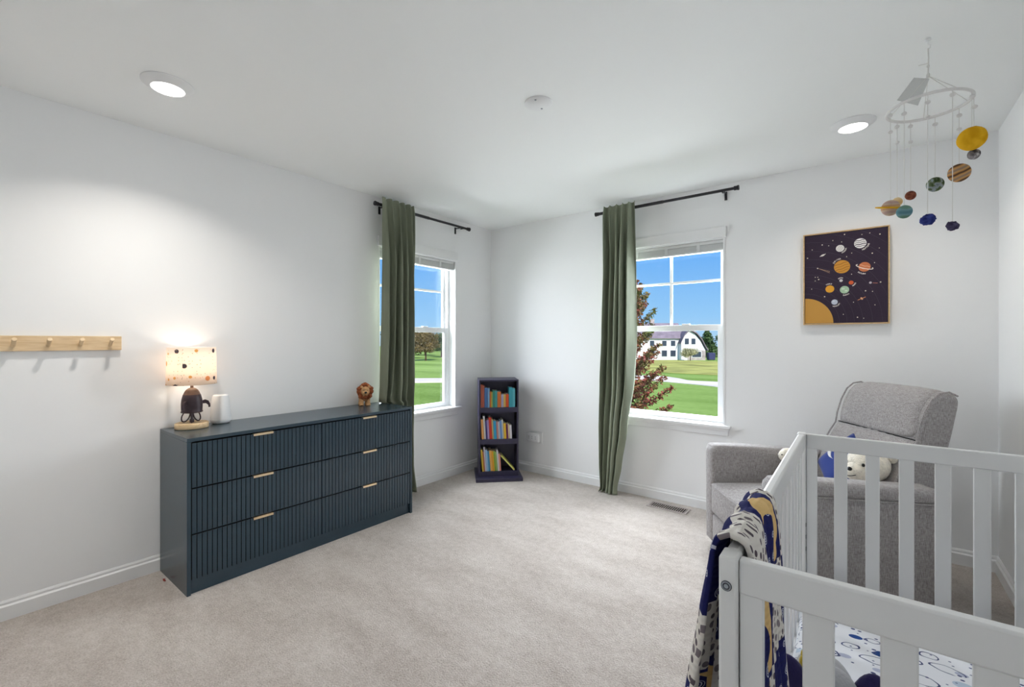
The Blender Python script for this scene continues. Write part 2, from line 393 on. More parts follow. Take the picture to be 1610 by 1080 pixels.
# ================================================================== ROOM
W, H, YF, T = 3.686, 2.44, -3.92, .15
bm = box(B(), -T, W + T, YF - T, T, -.12, 0); struct('floor', bm, 'carpet')
bm = box(B(), -T, W + T, YF - T, T, H, H + .15); struct('ceiling', bm, 'ceiling')
WX0, WX1, WZ0, WZ1 = 1.402, 2.283, .628, 2.048      # opening in the back wall
WY0, WY1 = -1.397, -.516                             # opening in the left wall
bm = B()
box(bm, 0, WX0, 0, T, 0, H); box(bm, WX1, W, 0, T, 0, H); box(bm, WX0, WX1, 0, T, 0, WZ0); box(bm, WX0, WX1, 0, T, WZ1, H)
struct('wall_back', bm, 'wall')
bm = B()
box(bm, -T, 0, YF, WY0, 0, H); box(bm, -T, 0, WY1, T, 0, H); box(bm, -T, 0, WY0, WY1, 0, WZ0); box(bm, -T, 0, WY0, WY1, WZ1, H)
struct('wall_left', bm, 'wall')
struct('wall_right', box(B(), W, W + T, YF, T, 0, H), 'wall')
struct('wall_front', box(B(), -T, W + T, YF - T, YF, 0, H), 'wall')
def baseboard(name, a, b, nrm):
    prof = [(0, 0), (.016, 0), (.016, .062), (.009, .069), (.009, .079), (.004, .088), (0, .088)]
    a, b, nrm = Vector(a), Vector(b), Vector(nrm)
    bm = loft(B(), [[p + nrm * d + Vector((0, 0, z)) for d, z in prof] for p in (a, b)])
    struct(name, bm, 'trim', ang=25)
baseboard('baseboard_left', (0, YF, 0), (0, 0, 0), (1, 0, 0))
baseboard('baseboard_back', (0, 0, 0), (W, 0, 0), (0, -1, 0))
baseboard('baseboard_right', (W, 0, 0), (W, YF, 0), (-1, 0, 0))

def window(n, loc, rz):
    w, z0, z1 = WX1 - WX0, WZ0, WZ1
    r = link('window_%d' % n, None, None, loc, (0, 0, rz)); r['kind'] = 'structure'
    bx('head_casing', 'trim', r, -.010, w + .010, -.018, 0, z1, z1 + .079, bev=.002)
    for s in (0, 1): bx('jamb', 'trim', r, (0, w - .012)[s], (.012, w)[s], -.003, T, z0 + .022, z1)
    bx('head_jamb', 'trim', r, .012, w - .012, -.003, T, z1 - .012, z1)
    bx('stool', 'trim', r, -.042, w + .042, -.042, .085, z0 + .002, z0 + .024, bev=.004)
    a = obj('apron', box(B(), -.024, w + .024, -.016, 0, z0 - .054, z0 + .002), 'trim', r, bev=.003)
    bx('apron_bead', 'trim', a, -.030, w + .030, -.024, 0, z0 - .016, z0 + .002, bev=.003)
    f = B(); e = .012; fw = .026
    box(f, e, e + fw, .082, T, z0 + .002, z1 - .012); box(f, w - e - fw, w - e, .082, T, z0 + .002, z1 - .012)
    box(f, e + fw, w - e - fw, .082, T, z1 - .034, z1 - .012); box(f, e + fw, w - e - fw, .086, T, z0 + .002, z0 + .026)
    obj('frame', f, 'vinyl', r, bev=.002)
    xl, xr = e + fw, w - e - fw
    def sash(name, y0, y1, za, zb, st, rt, rb):
        s = B(); box(s, xl, xl + st, y0, y1, za, zb); box(s, xr - st, xr, y0, y1, za, zb)
        box(s, xl + st, xr - st, y0, y1, zb - rt, zb); box(s, xl + st, xr - st, y0, y1, za, za + rb)
        o = obj(name, s, 'vinyl', r, bev=.002)
        obj('pane', box(B(), xl + st, xr - st, (y0 + y1) / 2 - .002, (y0 + y1) / 2 + .002, za + rb, zb - rt), 'glass', o)
        return o
    up = sash('upper_sash', .118, .143, 1.365, 2.016, .020, .03, .036)
    bx('muntin', 'vinyl', up, w / 2 - .009, w / 2 + .009, .122, .139, 1.40, 1.99)
    bx('muntin', 'vinyl', up, xl + .02, xr - .02, .123, .138, 1.741, 1.759)
    lo = sash('lower_sash', .088, .114, z0 + .026, 1.404, .034, .046, .040)
    bx('latch', 'vinyl', lo, w / 2 + .10, w / 2 + .16, .080, .110, 1.404, 1.414, bev=.003)
    return r
window(1, (WX0, 0, 0), 0)
window(2, (0, WY0, 0), R(90))
def blind(label, loc, rz):
    w = WX1 - WX0
    t = thing('window_blind', label, 'blind', loc, rz, 'raised window blinds')
    bx('headrail', 'blindm', t, .016, w - .016, .016, .056, 2.012, 2.034)
    sl = mesh_of('slat', box(B(), .018, w - .018, .012, .060, -.0016, .0016), 'blindm')
    for k in range(8): link('slat', sl, t, (0, .0006 * (k % 2), 2.006 - k * .0049))
    bx('bottom_rail', 'blindm', t, .018, w - .018, .012, .060, 1.954, 1.968, bev=.003)
    for q in (.22, .5, .78): bx('ladder_tape', 'blindm', t, w * q - .012, w * q + .012, .0085, .0115, 1.956, 2.03)
blind('white slat blind raised to the top of the back-wall window', (WX0, 0, 0), 0)
blind('white slat blind raised to the top of the window behind the dresser', (0, WY0, 0), R(90))

def rod(label, loc, rz, length):
    t = thing('curtain_rod', label, 'curtain rod', loc, rz, 'black curtain rods')
    b = B(); cyl(b, (0, 0, 0), (length * .52, 0, 0), .0125); cyl(b, (length * .52, 0, 0), (length, 0, 0), .0105); obj('rod', b, 'rod', t)
    for x, s in ((0, -1), (length, 1)):
        b = B(); cyl(b, (x - s * .012, 0, 0), (x + s * .010, 0, 0), .0155); cyl(b, (x + s * .010, 0, 0), (x + s * .022, 0, 0), .018); obj('finial', b, 'rod', t, bev=.002)
    for x in (.085, length - .085):
        b = B(); cyl(b, (x, .086, 0), (x, 0, -.002), .005, seg=8); box(b, x - .009, x + .009, .084, .0895, -.05, .012); box(b, x - .006, x + .006, -.015, .015, -.017, -.010); obj('bracket', b, 'rod', t)
rod('black curtain rod over the back-wall window', (1.285, -.09, 2.368), 0, 1.09)
rod('black curtain rod over the window beside the dresser', (.09, -1.475, 2.352), R(90), 1.03)

def curtain(label, loc, rz, keys, nf, seed):
    """keys: (z, x_left, x_right, amp, y_mid); local x along the rod, -y into the room"""
    nu, nv = nf * 16, 90; verts = []; faces = []
    zs = [k[0] for k in keys]
    rnd = random.Random(seed); ph = [rnd.uniform(-.5, .5) for _ in range(nf + 2)]; am = [rnd.uniform(.6, 1.25) for _ in range(nf + 2)]
    for j in range(nv + 1):
        z = zs[0] + (zs[-1] - zs[0]) * j / nv
        i = max(q for q in range(len(keys) - 1) if z <= zs[q] + 1e-9)
        t = (z - zs[i]) / (zs[i + 1] - zs[i]); t = t * t * (3 - 2 * t) * .6 + t * .4
        xl, xr, a, ym = (keys[i][q] + (keys[i + 1][q] - keys[i][q]) * t for q in range(1, 5))
        dv = j / nv
        for k in range(nu + 1):
            u = k / nu; c = u * nf; ci = int(min(c, nf - 1)); fr = c - ci
            amp = a * (am[ci] * (1 - fr) + am[ci + 1] * fr)
            drift = (ph[ci] * (1 - fr) + ph[ci + 1] * fr) * dv * 1.4 + .25 * noise.noise(Vector((u * 3, dv * 2.5, seed)))
            th = 2 * math.pi * (c + drift)
            y = ym - amp * math.sin(th) - .012 * noise.noise(Vector((u * 5, dv * 5, seed + 9))) * dv
            x = xl + (xr - xl) * u + amp * .42 * math.cos(th) * math.sin(math.pi * min(1, max(0, u * 1.02)))
            zz = z + (.006 * math.cos(th) if j < 2 else 0)
            verts.append((x, y, max(zz, .006)))
    for j in range(nv):
        for k in range(nu):
            a = j * (nu + 1) + k; faces.append((a, a + 1, a + nu + 2, a + nu + 1))
    me = bpy.data.meshes.new('curtain'); me.from_pydata(verts, [], faces); me.materials.append(M['velvet'])
    me.polygons.foreach_set('use_smooth', [True] * len(me.polygons))
    o = link('curtain', me, None, loc, (0, 0, rz)); fabric(o, .003); tag(o, label, 'curtain', 'green velvet curtains'); return o
curtain('long green velvet curtain beside the back-wall window, reaching the floor', (0, 0, 0), 0,
        [(2.405, 1.362, 1.632, .016, -.126), (2.33, 1.36, 1.635, .026, -.134), (1.9, 1.385, 1.635, .050, -.150), (1.36, 1.365, 1.640, .056, -.155), (.95, 1.345, 1.630, .056, -.152),
         (.55, 1.33, 1.575, .050, -.142), (.25, 1.325, 1.520, .042, -.126), (.05, 1.328, 1.480, .036, -.116), (.0, 1.31, 1.485, .040, -.116)], 5, 3)
curtain('green velvet curtain hanging behind the right end of the dresser', (0, 0, 0), R(90),
        [(2.40, -1.452, -1.135, .016, -.126), (2.33, -1.455, -1.132, .026, -.134), (1.9, -1.452, -1.145, .050, -.150), (1.36, -1.458, -1.150, .056, -.155), (.95, -1.462, -1.140, .052, -.145),
         (.80, -1.462, -1.135, .046, -.130), (.775, -1.400, -1.13, .040, -.120), (.5, -1.395, -1.12, .034, -.100), (.25, -1.39, -1.11, .034, -.090), (.0, -1.39, -1.09, .036, -.095)], 5, 8)

# ------------------------------------------------------------------ ceiling fixtures
def ceiling_light(label, x, y, power):
    t = thing('recessed_light', label, 'ceiling light', (x, y, H), 0, 'round recessed ceiling lights')
    obj('trim_ring', lathe(B(), [(.100, 0), (.100, -.004), (.094, -.009), (.072, -.024), (.064, -.026), (.062, -.024)], 48, caps=False), 'white_plastic', t)
    obj('lens', lathe(B(), [(.0001, -.0245), (.063, -.0245)], 48, caps=False), mat('light_lens', (255, 255, 255), .5, emit=((255, 252, 246), 6.0)), t)
    light('ceiling_lamp', 'AREA', (x, y, H - .032), (0, 0, 0), power, (1, .945, .87), shape='DISK', size=.12, spread=R(128))
ceiling_light('lit round recessed ceiling light above the coat peg rack and dresser', .619, -2.966, 6.2)
ceiling_light('lit round recessed ceiling light above the grey armchair', 3.054, -.590, 2.4)
t = thing('ceiling_cover_plate', 'blank white round cover plate in the middle of the ceiling', 'cover plate', (1.848, -1.796, H))
obj('plate', lathe(B(), [(.068, 0), (.068, -.003), (.064, -.006), (.0001, -.006)], 40, caps=False), 'white_plastic', t)
for a in (30, 210): obj('screw', lathe(B(), [(.005, -.006), (.005, -.008), (.0001, -.008)], 10, (.045 * math.cos(R(a + 75)), .045 * math.sin(R(a + 75)), 0), caps=False), 'steel', t)

# ================================================================== DRESSER
D0, D1, DX, DZ = -2.842, -1.418, .445, .788
t = thing('dresser', 'dark teal six-drawer dresser with fluted fronts against the left wall', 'dresser', (.016, (D0 + D1) / 2, 0))
L = D1 - D0; hl = L / 2; dx = DX - .016
bx('top_panel', 'dresser', t, 0, dx, -hl, hl, DZ - .018, DZ, bev=.0012)
for s in (-1, 1): bx('side_panel', 'dresser', t, 0, dx, *(sorted((s * hl, s * (hl - .018)))), 0, DZ - .018, bev=.0012)
bx('back_panel', 'dresser', t, 0, .006, -hl + .018, hl - .018, .02, DZ - .018)
bx('plinth', 'dresser', t, dx - .035, dx - .018, -hl + .018, hl - .018, 0, .072)
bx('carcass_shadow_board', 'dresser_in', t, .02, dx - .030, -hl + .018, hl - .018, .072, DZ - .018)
dw = (L - .036 - .009) / 2; dh = (DZ - .018 - .072 - .012) / 3
NS = 30; sw = (dw) / NS
slat_me = mesh_of('slat', box(B(), 0, .010, .0018, sw - .0018, 0, dh - .004), 'dresser')
hb = B(); box(hb, -.002, .020, -.053, .053, -.001, .0012); box(hb, .0185, .020, -.053, .053, -.011, .0012)
handle_me = mesh_of('handle', hb, 'gold')
for c in range(2):
    y0 = -hl + .018 + .003 + c * (dw + .003)
    for rrow in range(3):
        z0 = .074 + rrow * (dh + .003)
        d = obj('drawer', box(B(), 0, .014, 0, dw, 0, dh - .004), 'dresser_in', t, (dx - .026, y0, z0))
        for k in range(NS): link('slat', slat_me, d, (.0142, k * sw, 0))
        h = link('handle', handle_me, d, (.009, dw / 2, dh - .0035)); h['label'] = 'slim brass edge pull'

# ------------------------------------------------------------------ lamp
LZ = DZ
t = thing('table_lamp', 'lit rocket table lamp with planet-print drum shade on the dresser', 'lamp', (.120, -2.722, LZ), R(-38))
obj('base', lathe(B(), [(.078, .0008), (.080, .004), (.080, .028), (.077, .032), (.0001, .032)], 40, sx=1, sy=1), 'beech', t, bev=.002)
for a in (20, 150, 270):
    pts = []
    for k in range(25):
        q = k / 24; ang = R(-60) + q * R(300)
        pts.append(Vector((.030 + .019 * math.sin(q * 2 * math.pi) - .010 * math.cos(q * 2 * math.pi), 0, .066 + .031 * math.cos(q * 2 * math.pi))))
    b = tube(B(), [rotm(0, 0, a) @ p for p in pts[:-1]], .0034, 8, True); obj('leg_loop', b, 'lampdark', t)
b = B(); cyl(b, (0, 0, .032), (0, 0, .050), .011, .010); cyl(b, (0, 0, .05), (0, 0, .095), .0065); obj('stem', b, 'lampdark', t)
bd = obj('rocket_body', lathe(B(), [(.042, .086), (.050, .088), (.053, .092), (.0495, .097), (.0505, .112), (.051, .135), (.049, .158), (.0455, .174), (.0425, .186), (.041, .188)], 36), 'lampdark', t)
obj('rocket_nose', lathe(B(), [(.041, .188), (.036, .201), (.029, .213), (.020, .221), (.012, .225), (.008, .226), (.008, .262)], 36), 'lampbrown', t)
for a in (-8, 112, 232):
    pr = [(.046, .150), (.062, .156), (.078, .148), (.086, .130), (.087, .112), (.078, .110), (.076, .124), (.066, .134), (.050, .134)]
    rings = []
    for yy in (-.006, .006): rings.append([rotm(0, 0, a) @ Vector((r_, yy, z)) for r_, z in pr])
    obj('fin', loft(B(), rings), 'lampdark', t, bev=.0015)
sb = B(); segs = 64; uvl = sb.loops.layers.uv.new('UVMap'); pr_ = .116; ring0 = []
for z, rr in ((.247, .118), (.315, .1165), (.385, .1155), (.453, .114)): ring0.append([sb.verts.new((rr * math.cos(2 * math.pi * k / segs), rr * math.sin(2 * math.pi * k / segs), z)) for k in range(segs)])
for i in range(3):
    for k in range(segs):
        f = sb.faces.new((ring0[i][k], ring0[i][(k + 1) % segs], ring0[i + 1][(k + 1) % segs], ring0[i + 1][k]))
        for lp, (kk, ii) in zip(f.loops, ((k, i), (k + 1, i), (k + 1, i + 1), (k, i + 1))): lp[uvl].uv = (2 * math.pi * pr_ * kk / segs * 2.2, (.247 + .069 * ii) * 2.2)
sh = obj('lamp_shade', sb, 'shade', t); fabric(sh, .0012)
b = B(); tube(b, [(.1165 * math.cos(q), .1165 * math.sin(q), .248) for q in [2 * math.pi * k / 48 for k in range(48)]], .0016, 6, True); tube(b, [(.1128 * math.cos(q), .1128 * math.sin(q), .452) for q in [2 * math.pi * k / 48 for k in range(48)]], .0016, 6, True); obj('shade_rim', b, 'white_plastic', sh)
b = B(); ell(b, (0, 0, .315), (.028, .028, .032), seg=16); cyl(b, (0, 0, .24), (0, 0, .29), .013); obj('bulb', b, mat('bulb_glow', (255, 240, 215), .5, emit=((255, 232, 200), 6.0)), t)
light('table_lamp_bulb', 'POINT', (.120, -2.722, LZ + .38), (0, 0, 0), .62, (1, .88, .75), shadow_soft_size=.03)

# ------------------------------------------------------------------ sound machine
t = thing('sound_machine', 'white rounded fabric speaker with no screen beside the rocket lamp', 'speaker', (.076, -2.562, LZ))
obj('cover', lathe(B(), [(.0535, .031), (.0535, .036), (.051, .07), (.0465, .12), (.0425, .158), (.040, .166), (.034, .169), (.0001, .1695)], 36), 'fabric_white', t)
obj('base', lathe(B(), [(.038, .0005), (.048, .006), (.053, .016), (.0535, .029), (.0525, .031)], 36), 'white_plastic', t)

# ------------------------------------------------------------------ lion
t = thing('lion_figurine', 'small carved lion figurine with brown mane on the dresser by the curtain', 'figurine', (.100, -1.592, LZ), R(62))
# local: -y is the way it faces
b = B(); ell(b, (0, .028, .062), (.034, .052, .032), lump=.06, lsc=3); ell(b, (0, -.012, .072), (.036, .030, .040), lump=.05); obj('body', b, 'lion', t)
for x in (-.024, .024):
    for y in (-.018, .058):
        b = B(); lathe(b, [(.0165, .0005), (.0175, .008), (.0145, .018), (.0135, .04), (.0155, .06)], 14, (x, y, 0)); ell(b, (x, y - .008, .008), (.015, .016, .0075), seg=12); obj('leg', b, 'lion', t)
b = B()
for k in range(16):
    a = 2 * math.pi * k / 16; rr = .047 + .004 * math.sin(5 * a)
    ell(b, (rr * math.cos(a) * .92, -.030 + .006 * (k % 2), .108 + rr * math.sin(a)), (.018, .020, .018), seg=10, lump=.25, lsc=3, sd=k)
ell(b, (0, -.020, .108), (.050, .022, .052), lump=.08, lsc=4); obj('mane', b, 'mane', t)
hd = obj('head', ell(ell(B(), (0, -.044, .112), (.032, .022, .035)), (0, -.060, .100), (.022, .016, .020)), 'lion', t)
obj('nose', ell(B(), (0, -.076, .104), (.010, .006, .0075), seg=12), 'black', hd)
for s in (-1, 1):
    obj('ear', ell(B(), (s * .027, -.046, .144), (.010, .006, .010), seg=12), 'lion', hd)
    obj('eye', ell(B(), (s * .012, -.0655, .120), (.003, .002, .003), seg=8), 'black', hd)
b = tube(B(), [(0, .076, .07), (.004, .090, .06), (.006, .096, .045), (.008, .094, .03)], [.006, .005, .0045, .007], 8); obj('tail', b, 'mane', t)

# ------------------------------------------------------------------ coat peg rack
t = thing('peg_rack', 'pale pine peg rack mounted on the left wall', 'coat rack', (0, -3.008, 1.265))
bx('board', 'pine', t, 0, .020, -.545, 0, -.036, .036, bev=.0015)
for k in range(5):
    y = -.046 - k * .1135
    b = B(); cyl(b, (.014, y, -.012), (.072, y, .020), .0085, .0095, 14); obj('peg', b, 'pine', t, bev=.002)

# small red scrap of thread on the carpet
o = obj('thread_scrap', tube(B(), [(0, 0, .004), (.012, .004, .006), (.020, -.004, .005), (.030, .002, .004)], .003, 6), mat('red_thread', (150, 62, 54), .9, .1), None, (.15, -2.862, 0))
tag(o, 'tiny red scrap of thread on the carpet at the dresser end', 'thread')

# ================================================================== BOOKCASE
t = thing('bookcase', 'narrow dark navy book tower with three shelves in the room corner', 'bookcase', (.350, -.312, 0), R(45))
cw, cy0, cy1, ct = .184, -.122, .170, .920
bx('base_board', 'navywood', t, -.214, .214, -.200, .196, .0, .032, bev=.003)
for s in (-1, 1): bx('side_panel', 'navywood', t, *sorted((s * cw, s * (cw - .015))), cy0, cy1, .032, ct, bev=.001)
bx('top_panel', 'navywood', t, -cw + .015, cw - .015, cy0, cy1, ct - .015, ct, bev=.001)
bx('back_panel', 'navywood', t, -cw + .015, cw - .015, .055, .065, .032, ct - .015)
SH = [.076, .372, .664]
for z in SH: bx('shelf_board', 'navywood', t, -cw + .015, cw - .015, cy0 + .002, .055, max(.032, z - .046), z)
SHELF = {
 'top': (SH[2], [(18, 190, 'russet', (168, 88, 62)), (13, 182, 'pinkish red', (186, 104, 88)), (27, 163, 'mid blue', (72, 114, 168)), (16, 160, 'pale blue', (120, 160, 196)), (14, 130, 'orange', (218, 122, 46)), (10, 128, 'olive yellow', (190, 186, 84)), (20, 140, 'sea green', (58, 138, 118)), (20, 138, 'turquoise', (84, 168, 172)), (31, 128, 'burnt orange', (206, 112, 46)), (20, 108, 'lavender', (168, 166, 196)), (20, 105, 'mustard yellow', (224, 188, 92)), (24, 108, 'orange red', (216, 82, 38)), (33, 165, 'teal', (62, 160, 176)), (21, 155, 'aqua', (98, 188, 202))], 0),
 'middle': (SH[1], [(21, 165, 'peach', (226, 162, 96)), (17, 190, 'pale grey', (214, 214, 216)), (13, 150, 'indigo', (64, 62, 130)), (18, 160, 'lilac', (172, 144, 190)), (24, 178, 'red', (216, 62, 42)), (14, 165, 'khaki', (204, 184, 126)), (25, 150, 'bright blue', (52, 160, 204)), (16, 142, 'dusty pink', (206, 142, 134)), (15, 140, 'silver', (200, 204, 210)), (18, 152, 'cornflower blue', (112, 150, 204)), (14, 158, 'off-white', (222, 224, 212)), (22, 128, 'golden yellow', (236, 190, 54)), (16, 122, 'plum', (112, 44, 92)), (15, 120, 'cream', (236, 216, 172)), (18, 112, 'white', (228, 224, 232))], -3.2),
 'bottom': (SH[0], [(15, 180, 'ochre', (220, 186, 62)), (11, 160, 'brown', (190, 112, 74)), (14, 200, 'pale lilac', (212, 206, 222)), (16, 178, 'sky blue', (152, 192, 222)), (17, 165, 'steel blue', (72, 150, 190)), (20, 170, 'apricot', (240, 182, 94)), (16, 166, 'amber', (230, 166, 44)), (15, 164, 'leaf green', (150, 186, 72)), (13, 160, 'mint', (172, 202, 126)), (14, 174, 'white', (226, 222, 226)), (16, 140, 'salmon', (226, 152, 132))], -4.5)}
ORD = 'first second third fourth fifth sixth seventh eighth ninth tenth eleventh twelfth thirteenth fourteenth fifteenth'.split()
r45 = Matrix.Rotation(R(45), 4, 'Z')
SC = .00112
def book(label, shelf, colour, name, th, hh, dp, px, py, z, tilt):
    t = thing('book', label, 'book', (0, 0, 0), 0, 'books on the %s shelf of the book tower' % shelf)
    Mw = Matrix.Translation((.350, -.312, 0)) @ r45 @ Matrix.Translation((px, py, z)) @ Matrix.Rotation(R(tilt), 4, 'Y')
    t.matrix_world = Mw
    m = mat('book_cover_' + name, colour, .45, .4)
    b = B(); box(b, 0, .0012, 0, dp, 0, hh); box(b, th - .0012, th, 0, dp, 0, hh); box(b, 0, th, 0, .0012, 0, hh); obj('cover', b, m, t)
    bx('pages', 'page', t, .0013, th - .0013, .0014, dp - .004, .002, hh - .003)
for shn, (z, bk, tilt) in SHELF.items():
    x = -cw + .0175 + (abs(math.sin(R(tilt))) * .2 if tilt else 0) * .9
    for i, (wd, ht, cname, colr) in enumerate(bk):
        th = wd * SC * (.985 if not tilt else .93); hh = ht * SC; tl = tilt
        dz = th * math.sin(R(-tilt)) if tilt < 0 else 0
        book('%s book, %s from the left on the %s shelf of the book tower' % (cname, ORD[i], shn), shn, colr, cname, th - .0006, hh, .115 + .02 * ((i * 7) % 3) / 2, x, cy0 + .006 + .004 * ((i * 5) % 3), z + .0004 + max(0, 0), tl)
        x += th / math.cos(R(tilt)) + .0003
book('pale yellow thin book leaning aslant at the right of the bottom shelf', 'bottom', (222, 216, 120), 'pale yellow', .014, .185, .12, .140, cy0 + .01, SH[0] + .001, -42)

# ------------------------------------------------------------------ wall socket adapter
t = thing('socket_adapter', 'white plug-in socket adapter low on the wall beside the book tower', 'adapter', (.574, 0, .346))
bx('wall_plate', 'white_plastic', t, -.060, .082, -.006, 0, -.055, .055, bev=.003)
body = obj('body', box(B(), -.080, .060, -.046, -.006, -.044, .040, .012, 3), 'white_plastic', t)
for x in (-.05, -.015, .025):
    for zz in (-.010, .008): bx('socket_slot', 'darkslot', body, x - .0016, x + .0016, -.0466, -.045, zz - .004, zz + .004)

# ------------------------------------------------------------------ floor vent
t = thing('floor_vent', 'metal floor vent set in the carpet beneath the back-wall window', 'vent', (1.914, -.150, 0))
b = B(); hx, hy, bd = .150, .062, .016
box(b, -hx, hx, -hy, -hy + bd, 0, .006); box(b, -hx, hx, hy - bd, hy, 0, .006); box(b, -hx, -hx + bd, -hy + bd, hy - bd, 0, .006); box(b, hx - bd, hx, -hy + bd, hy - bd, 0, .006)
obj('frame', b, 'vent', t, bev=.0015)
bx('duct_opening', 'ventdark', t, -hx + bd, hx - bd, -hy + bd, hy - bd, .0003, .0012)
lm = mesh_of('louvre', box(B(), -.0022, .0022, -hy + bd, hy - bd, .001, .0052), 'vent')
for k in range(17): link('louvre', lm, t, (-hx + bd + .0075 + k * .01581, 0, 0))

# ================================================================== ARMCHAIR
AW = .80
t = thing('armchair', 'grey heathered fabric recliner armchair in the corner behind the crib', 'armchair', (2.303, -.596, 0), R(-54))
def arm(x0, x1, out):
    bb = B(); rings = []
    for y, top, ins in ((-.004, .600, .022), (.004, .618, .006), (.020, .628, 0), (.25, .622, 0), (.50, .606, 0), (.715, .594, 0), (.735, .586, .006), (.745, .57, .022)):
        xa, xb = x0 + ins, x1 - ins; rr = .030; ring = []
        for cx, cz, a0 in ((xb - rr, top - rr, 0), (xa + rr, top - rr, 90)):
            for k in range(6): a = R(a0 + k * 18); ring.append(Vector((cx + rr * math.cos(a), y, cz + rr * math.sin(a))))
        ring += [Vector((xa + .004, y, .30)), Vector((xa + .008, y, .045 + ins)), Vector((xb - .008, y, .045 + ins)), Vector((xb - .004, y, .30))]
        rings.append(ring)
    loft(bb, rings); o = obj('arm', bb, 'heather', t, ang=60)
    pb = B(); rings = []
    for y, top, ins in ((.010, .626, .012), (.022, .634, .002), (.06, .636, 0), (.25, .630, 0), (.50, .614, 0), (.725, .602, 0), (.750, .592, .004), (.762, .575, .016)):
        xa, xb = (x0 - .014 + ins, x1 - .004 - ins) if out < 0 else (x0 + .004 + ins, x1 + .014 - ins); rr = .026; lo = top - .072; ring = []
        for cx, cz, a0 in ((xb - rr, top - rr, 0), (xa + rr, top - rr, 90), (xa + rr, lo + rr, 180), (xb - rr, lo + rr, 270)):
            for k in range(5): a = R(a0 + k * 22.5); ring.append(Vector((cx + rr * math.cos(a), y, cz + rr * math.sin(a))))
        rings.append(ring)
    loft(pb, rings); p = obj('arm_pad', pb, 'heather', o, ang=60)
    xe = x0 - .013 if out < 0 else x1 + .013
    obj('piping', tube(B(), [(xe, .03, .566), (xe, .25, .560), (xe, .5, .545), (xe, .74, .532)], .0035, 6), 'heather', o)
arm(0, .112, -1)
arm(AW - .112, AW, 1)
def cushion(name, x0, x1, y0, y1, z0, z1, crown, rr, parent, front=0.0, lump=.004):
    n = 22; bb = B()
    bmesh.ops.create_cube(bb, size=2.0); bmesh.ops.subdivide_edges(bb, edges=bb.edges[:], cuts=n, use_grid_fill=True)
    cx, cy, cz = (x0 + x1) / 2, (y0 + y1) / 2, (z0 + z1) / 2; hx, hy, hz = (x1 - x0) / 2, (y1 - y0) / 2, (z1 - z0) / 2
    for v in bb.verts:
        p = Vector((v.co.x * hx, v.co.y * hy, v.co.z * hz))
        q = Vector((max(-hx + rr, min(hx - rr, p.x)), max(-hy + rr, min(hy - rr, p.y)), max(-hz + rr, min(hz - rr, p.z))))
        d = p - q
        if d.length > 1e-6: p = q + d.normalized() * min(d.length, rr) if d.length > rr else p
        ux, uy = 1 - (p.x / hx) ** 2, 1 - (p.y / hy) ** 2
        if v.co.z > 0: p.z += crown * max(0, ux) * max(0, uy)
        if front and v.co.y < 0: p.y -= front * max(0, ux) * max(0, 1 - (p.z / hz) ** 2)
        p += Vector((0, 0, lump * noise.noise(p * 9)))
        v.co = p + Vector((cx, cy, cz))
    return obj(name, bb, 'heather', parent, ang=70)
seat = cushion('seat_cushion', .114, AW - .114, -.012, .66, .235, .418, .040, .020, t, .018)
obj('piping', tube(B(), [(.118 + (AW - .236) * k / 12, -.006 - .018 * math.sin(math.pi * k / 12), .402 + .006 * math.sin(math.pi * k / 12)) for k in range(13)], .004, 6), 'heather', seat)
cushion('footrest_panel', .114, AW - .114, -.004, .10, .050, .226, 0, .014, t, .012, .002)
bx('base_frame', 'rod', t, .10, AW - .10, .10, .66, .012, .05)
bx('rear_panel', 'heather', t, .04, AW - .04, .70, .742, .05, .55, bev=.012)
# reclined back: outlines in (y, z)
lower = smooth_closed([(.575, .44), (.618, .55), (.668, .66), (.706, .74), (.745, .797), (.757, .85), (.780, .925), (.808, .985), (.845, 1.020), (.888, 1.030), (.926, 1.014), (.936, .985), (.922, .90), (.900, .78), (.872, .66), (.83, .52), (.79, .41), (.66, .40)], 4)
upper = smooth_closed([(.742, .803), (.742, .845), (.763, .925), (.792, .990), (.834, 1.028), (.885, 1.037), (.915, 1.02), (.87, .95), (.835, .86), (.80, .80)], 4)
st_ = [(.112, .03), (.116, .014), (.126, .004), (.145, 0), (.28, -.004), (.40, -.006), (.52, -.004), (AW - .145, 0), (AW - .126, .004), (AW - .116, .014), (AW - .112, .03)]
bk = obj('backrest', prof_x(B(), lower, st_), 'heather', t, ang=60)
obj('head_cushion', prof_x(B(), upper, [(x, i_) for x, i_ in [(.126, .06), (.136, .03), (.155, .008), (.19, .001), (.28, -.003), (.40, -.004), (.52, -.003), (AW - .19, .001), (AW - .155, .008), (AW - .136, .03), (AW - .126, .06)]]), 'heather', bk, ang=60)
for s in (.1125, AW - .1125):
    pts = [(s, .60, .52), (s, .660, .66), (s, .702, .74), (s, .735, .79), (s, .745, .85), (s, .770, .93), (s, .802, .992), (s, .84, 1.024), (s, .885, 1.031), (s, .925, 1.012)]
    obj('piping', tube(B(), pts, .0045, 6), 'heather', bk)
# creased tucks along the seam
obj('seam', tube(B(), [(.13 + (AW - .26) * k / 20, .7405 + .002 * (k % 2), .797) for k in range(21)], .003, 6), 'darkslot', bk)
CH = t
def chair_world(p):
    return Matrix.Translation((2.303, -.596, 0)) @ Matrix.Rotation(R(-54), 4, 'Z') @ Vector(p)

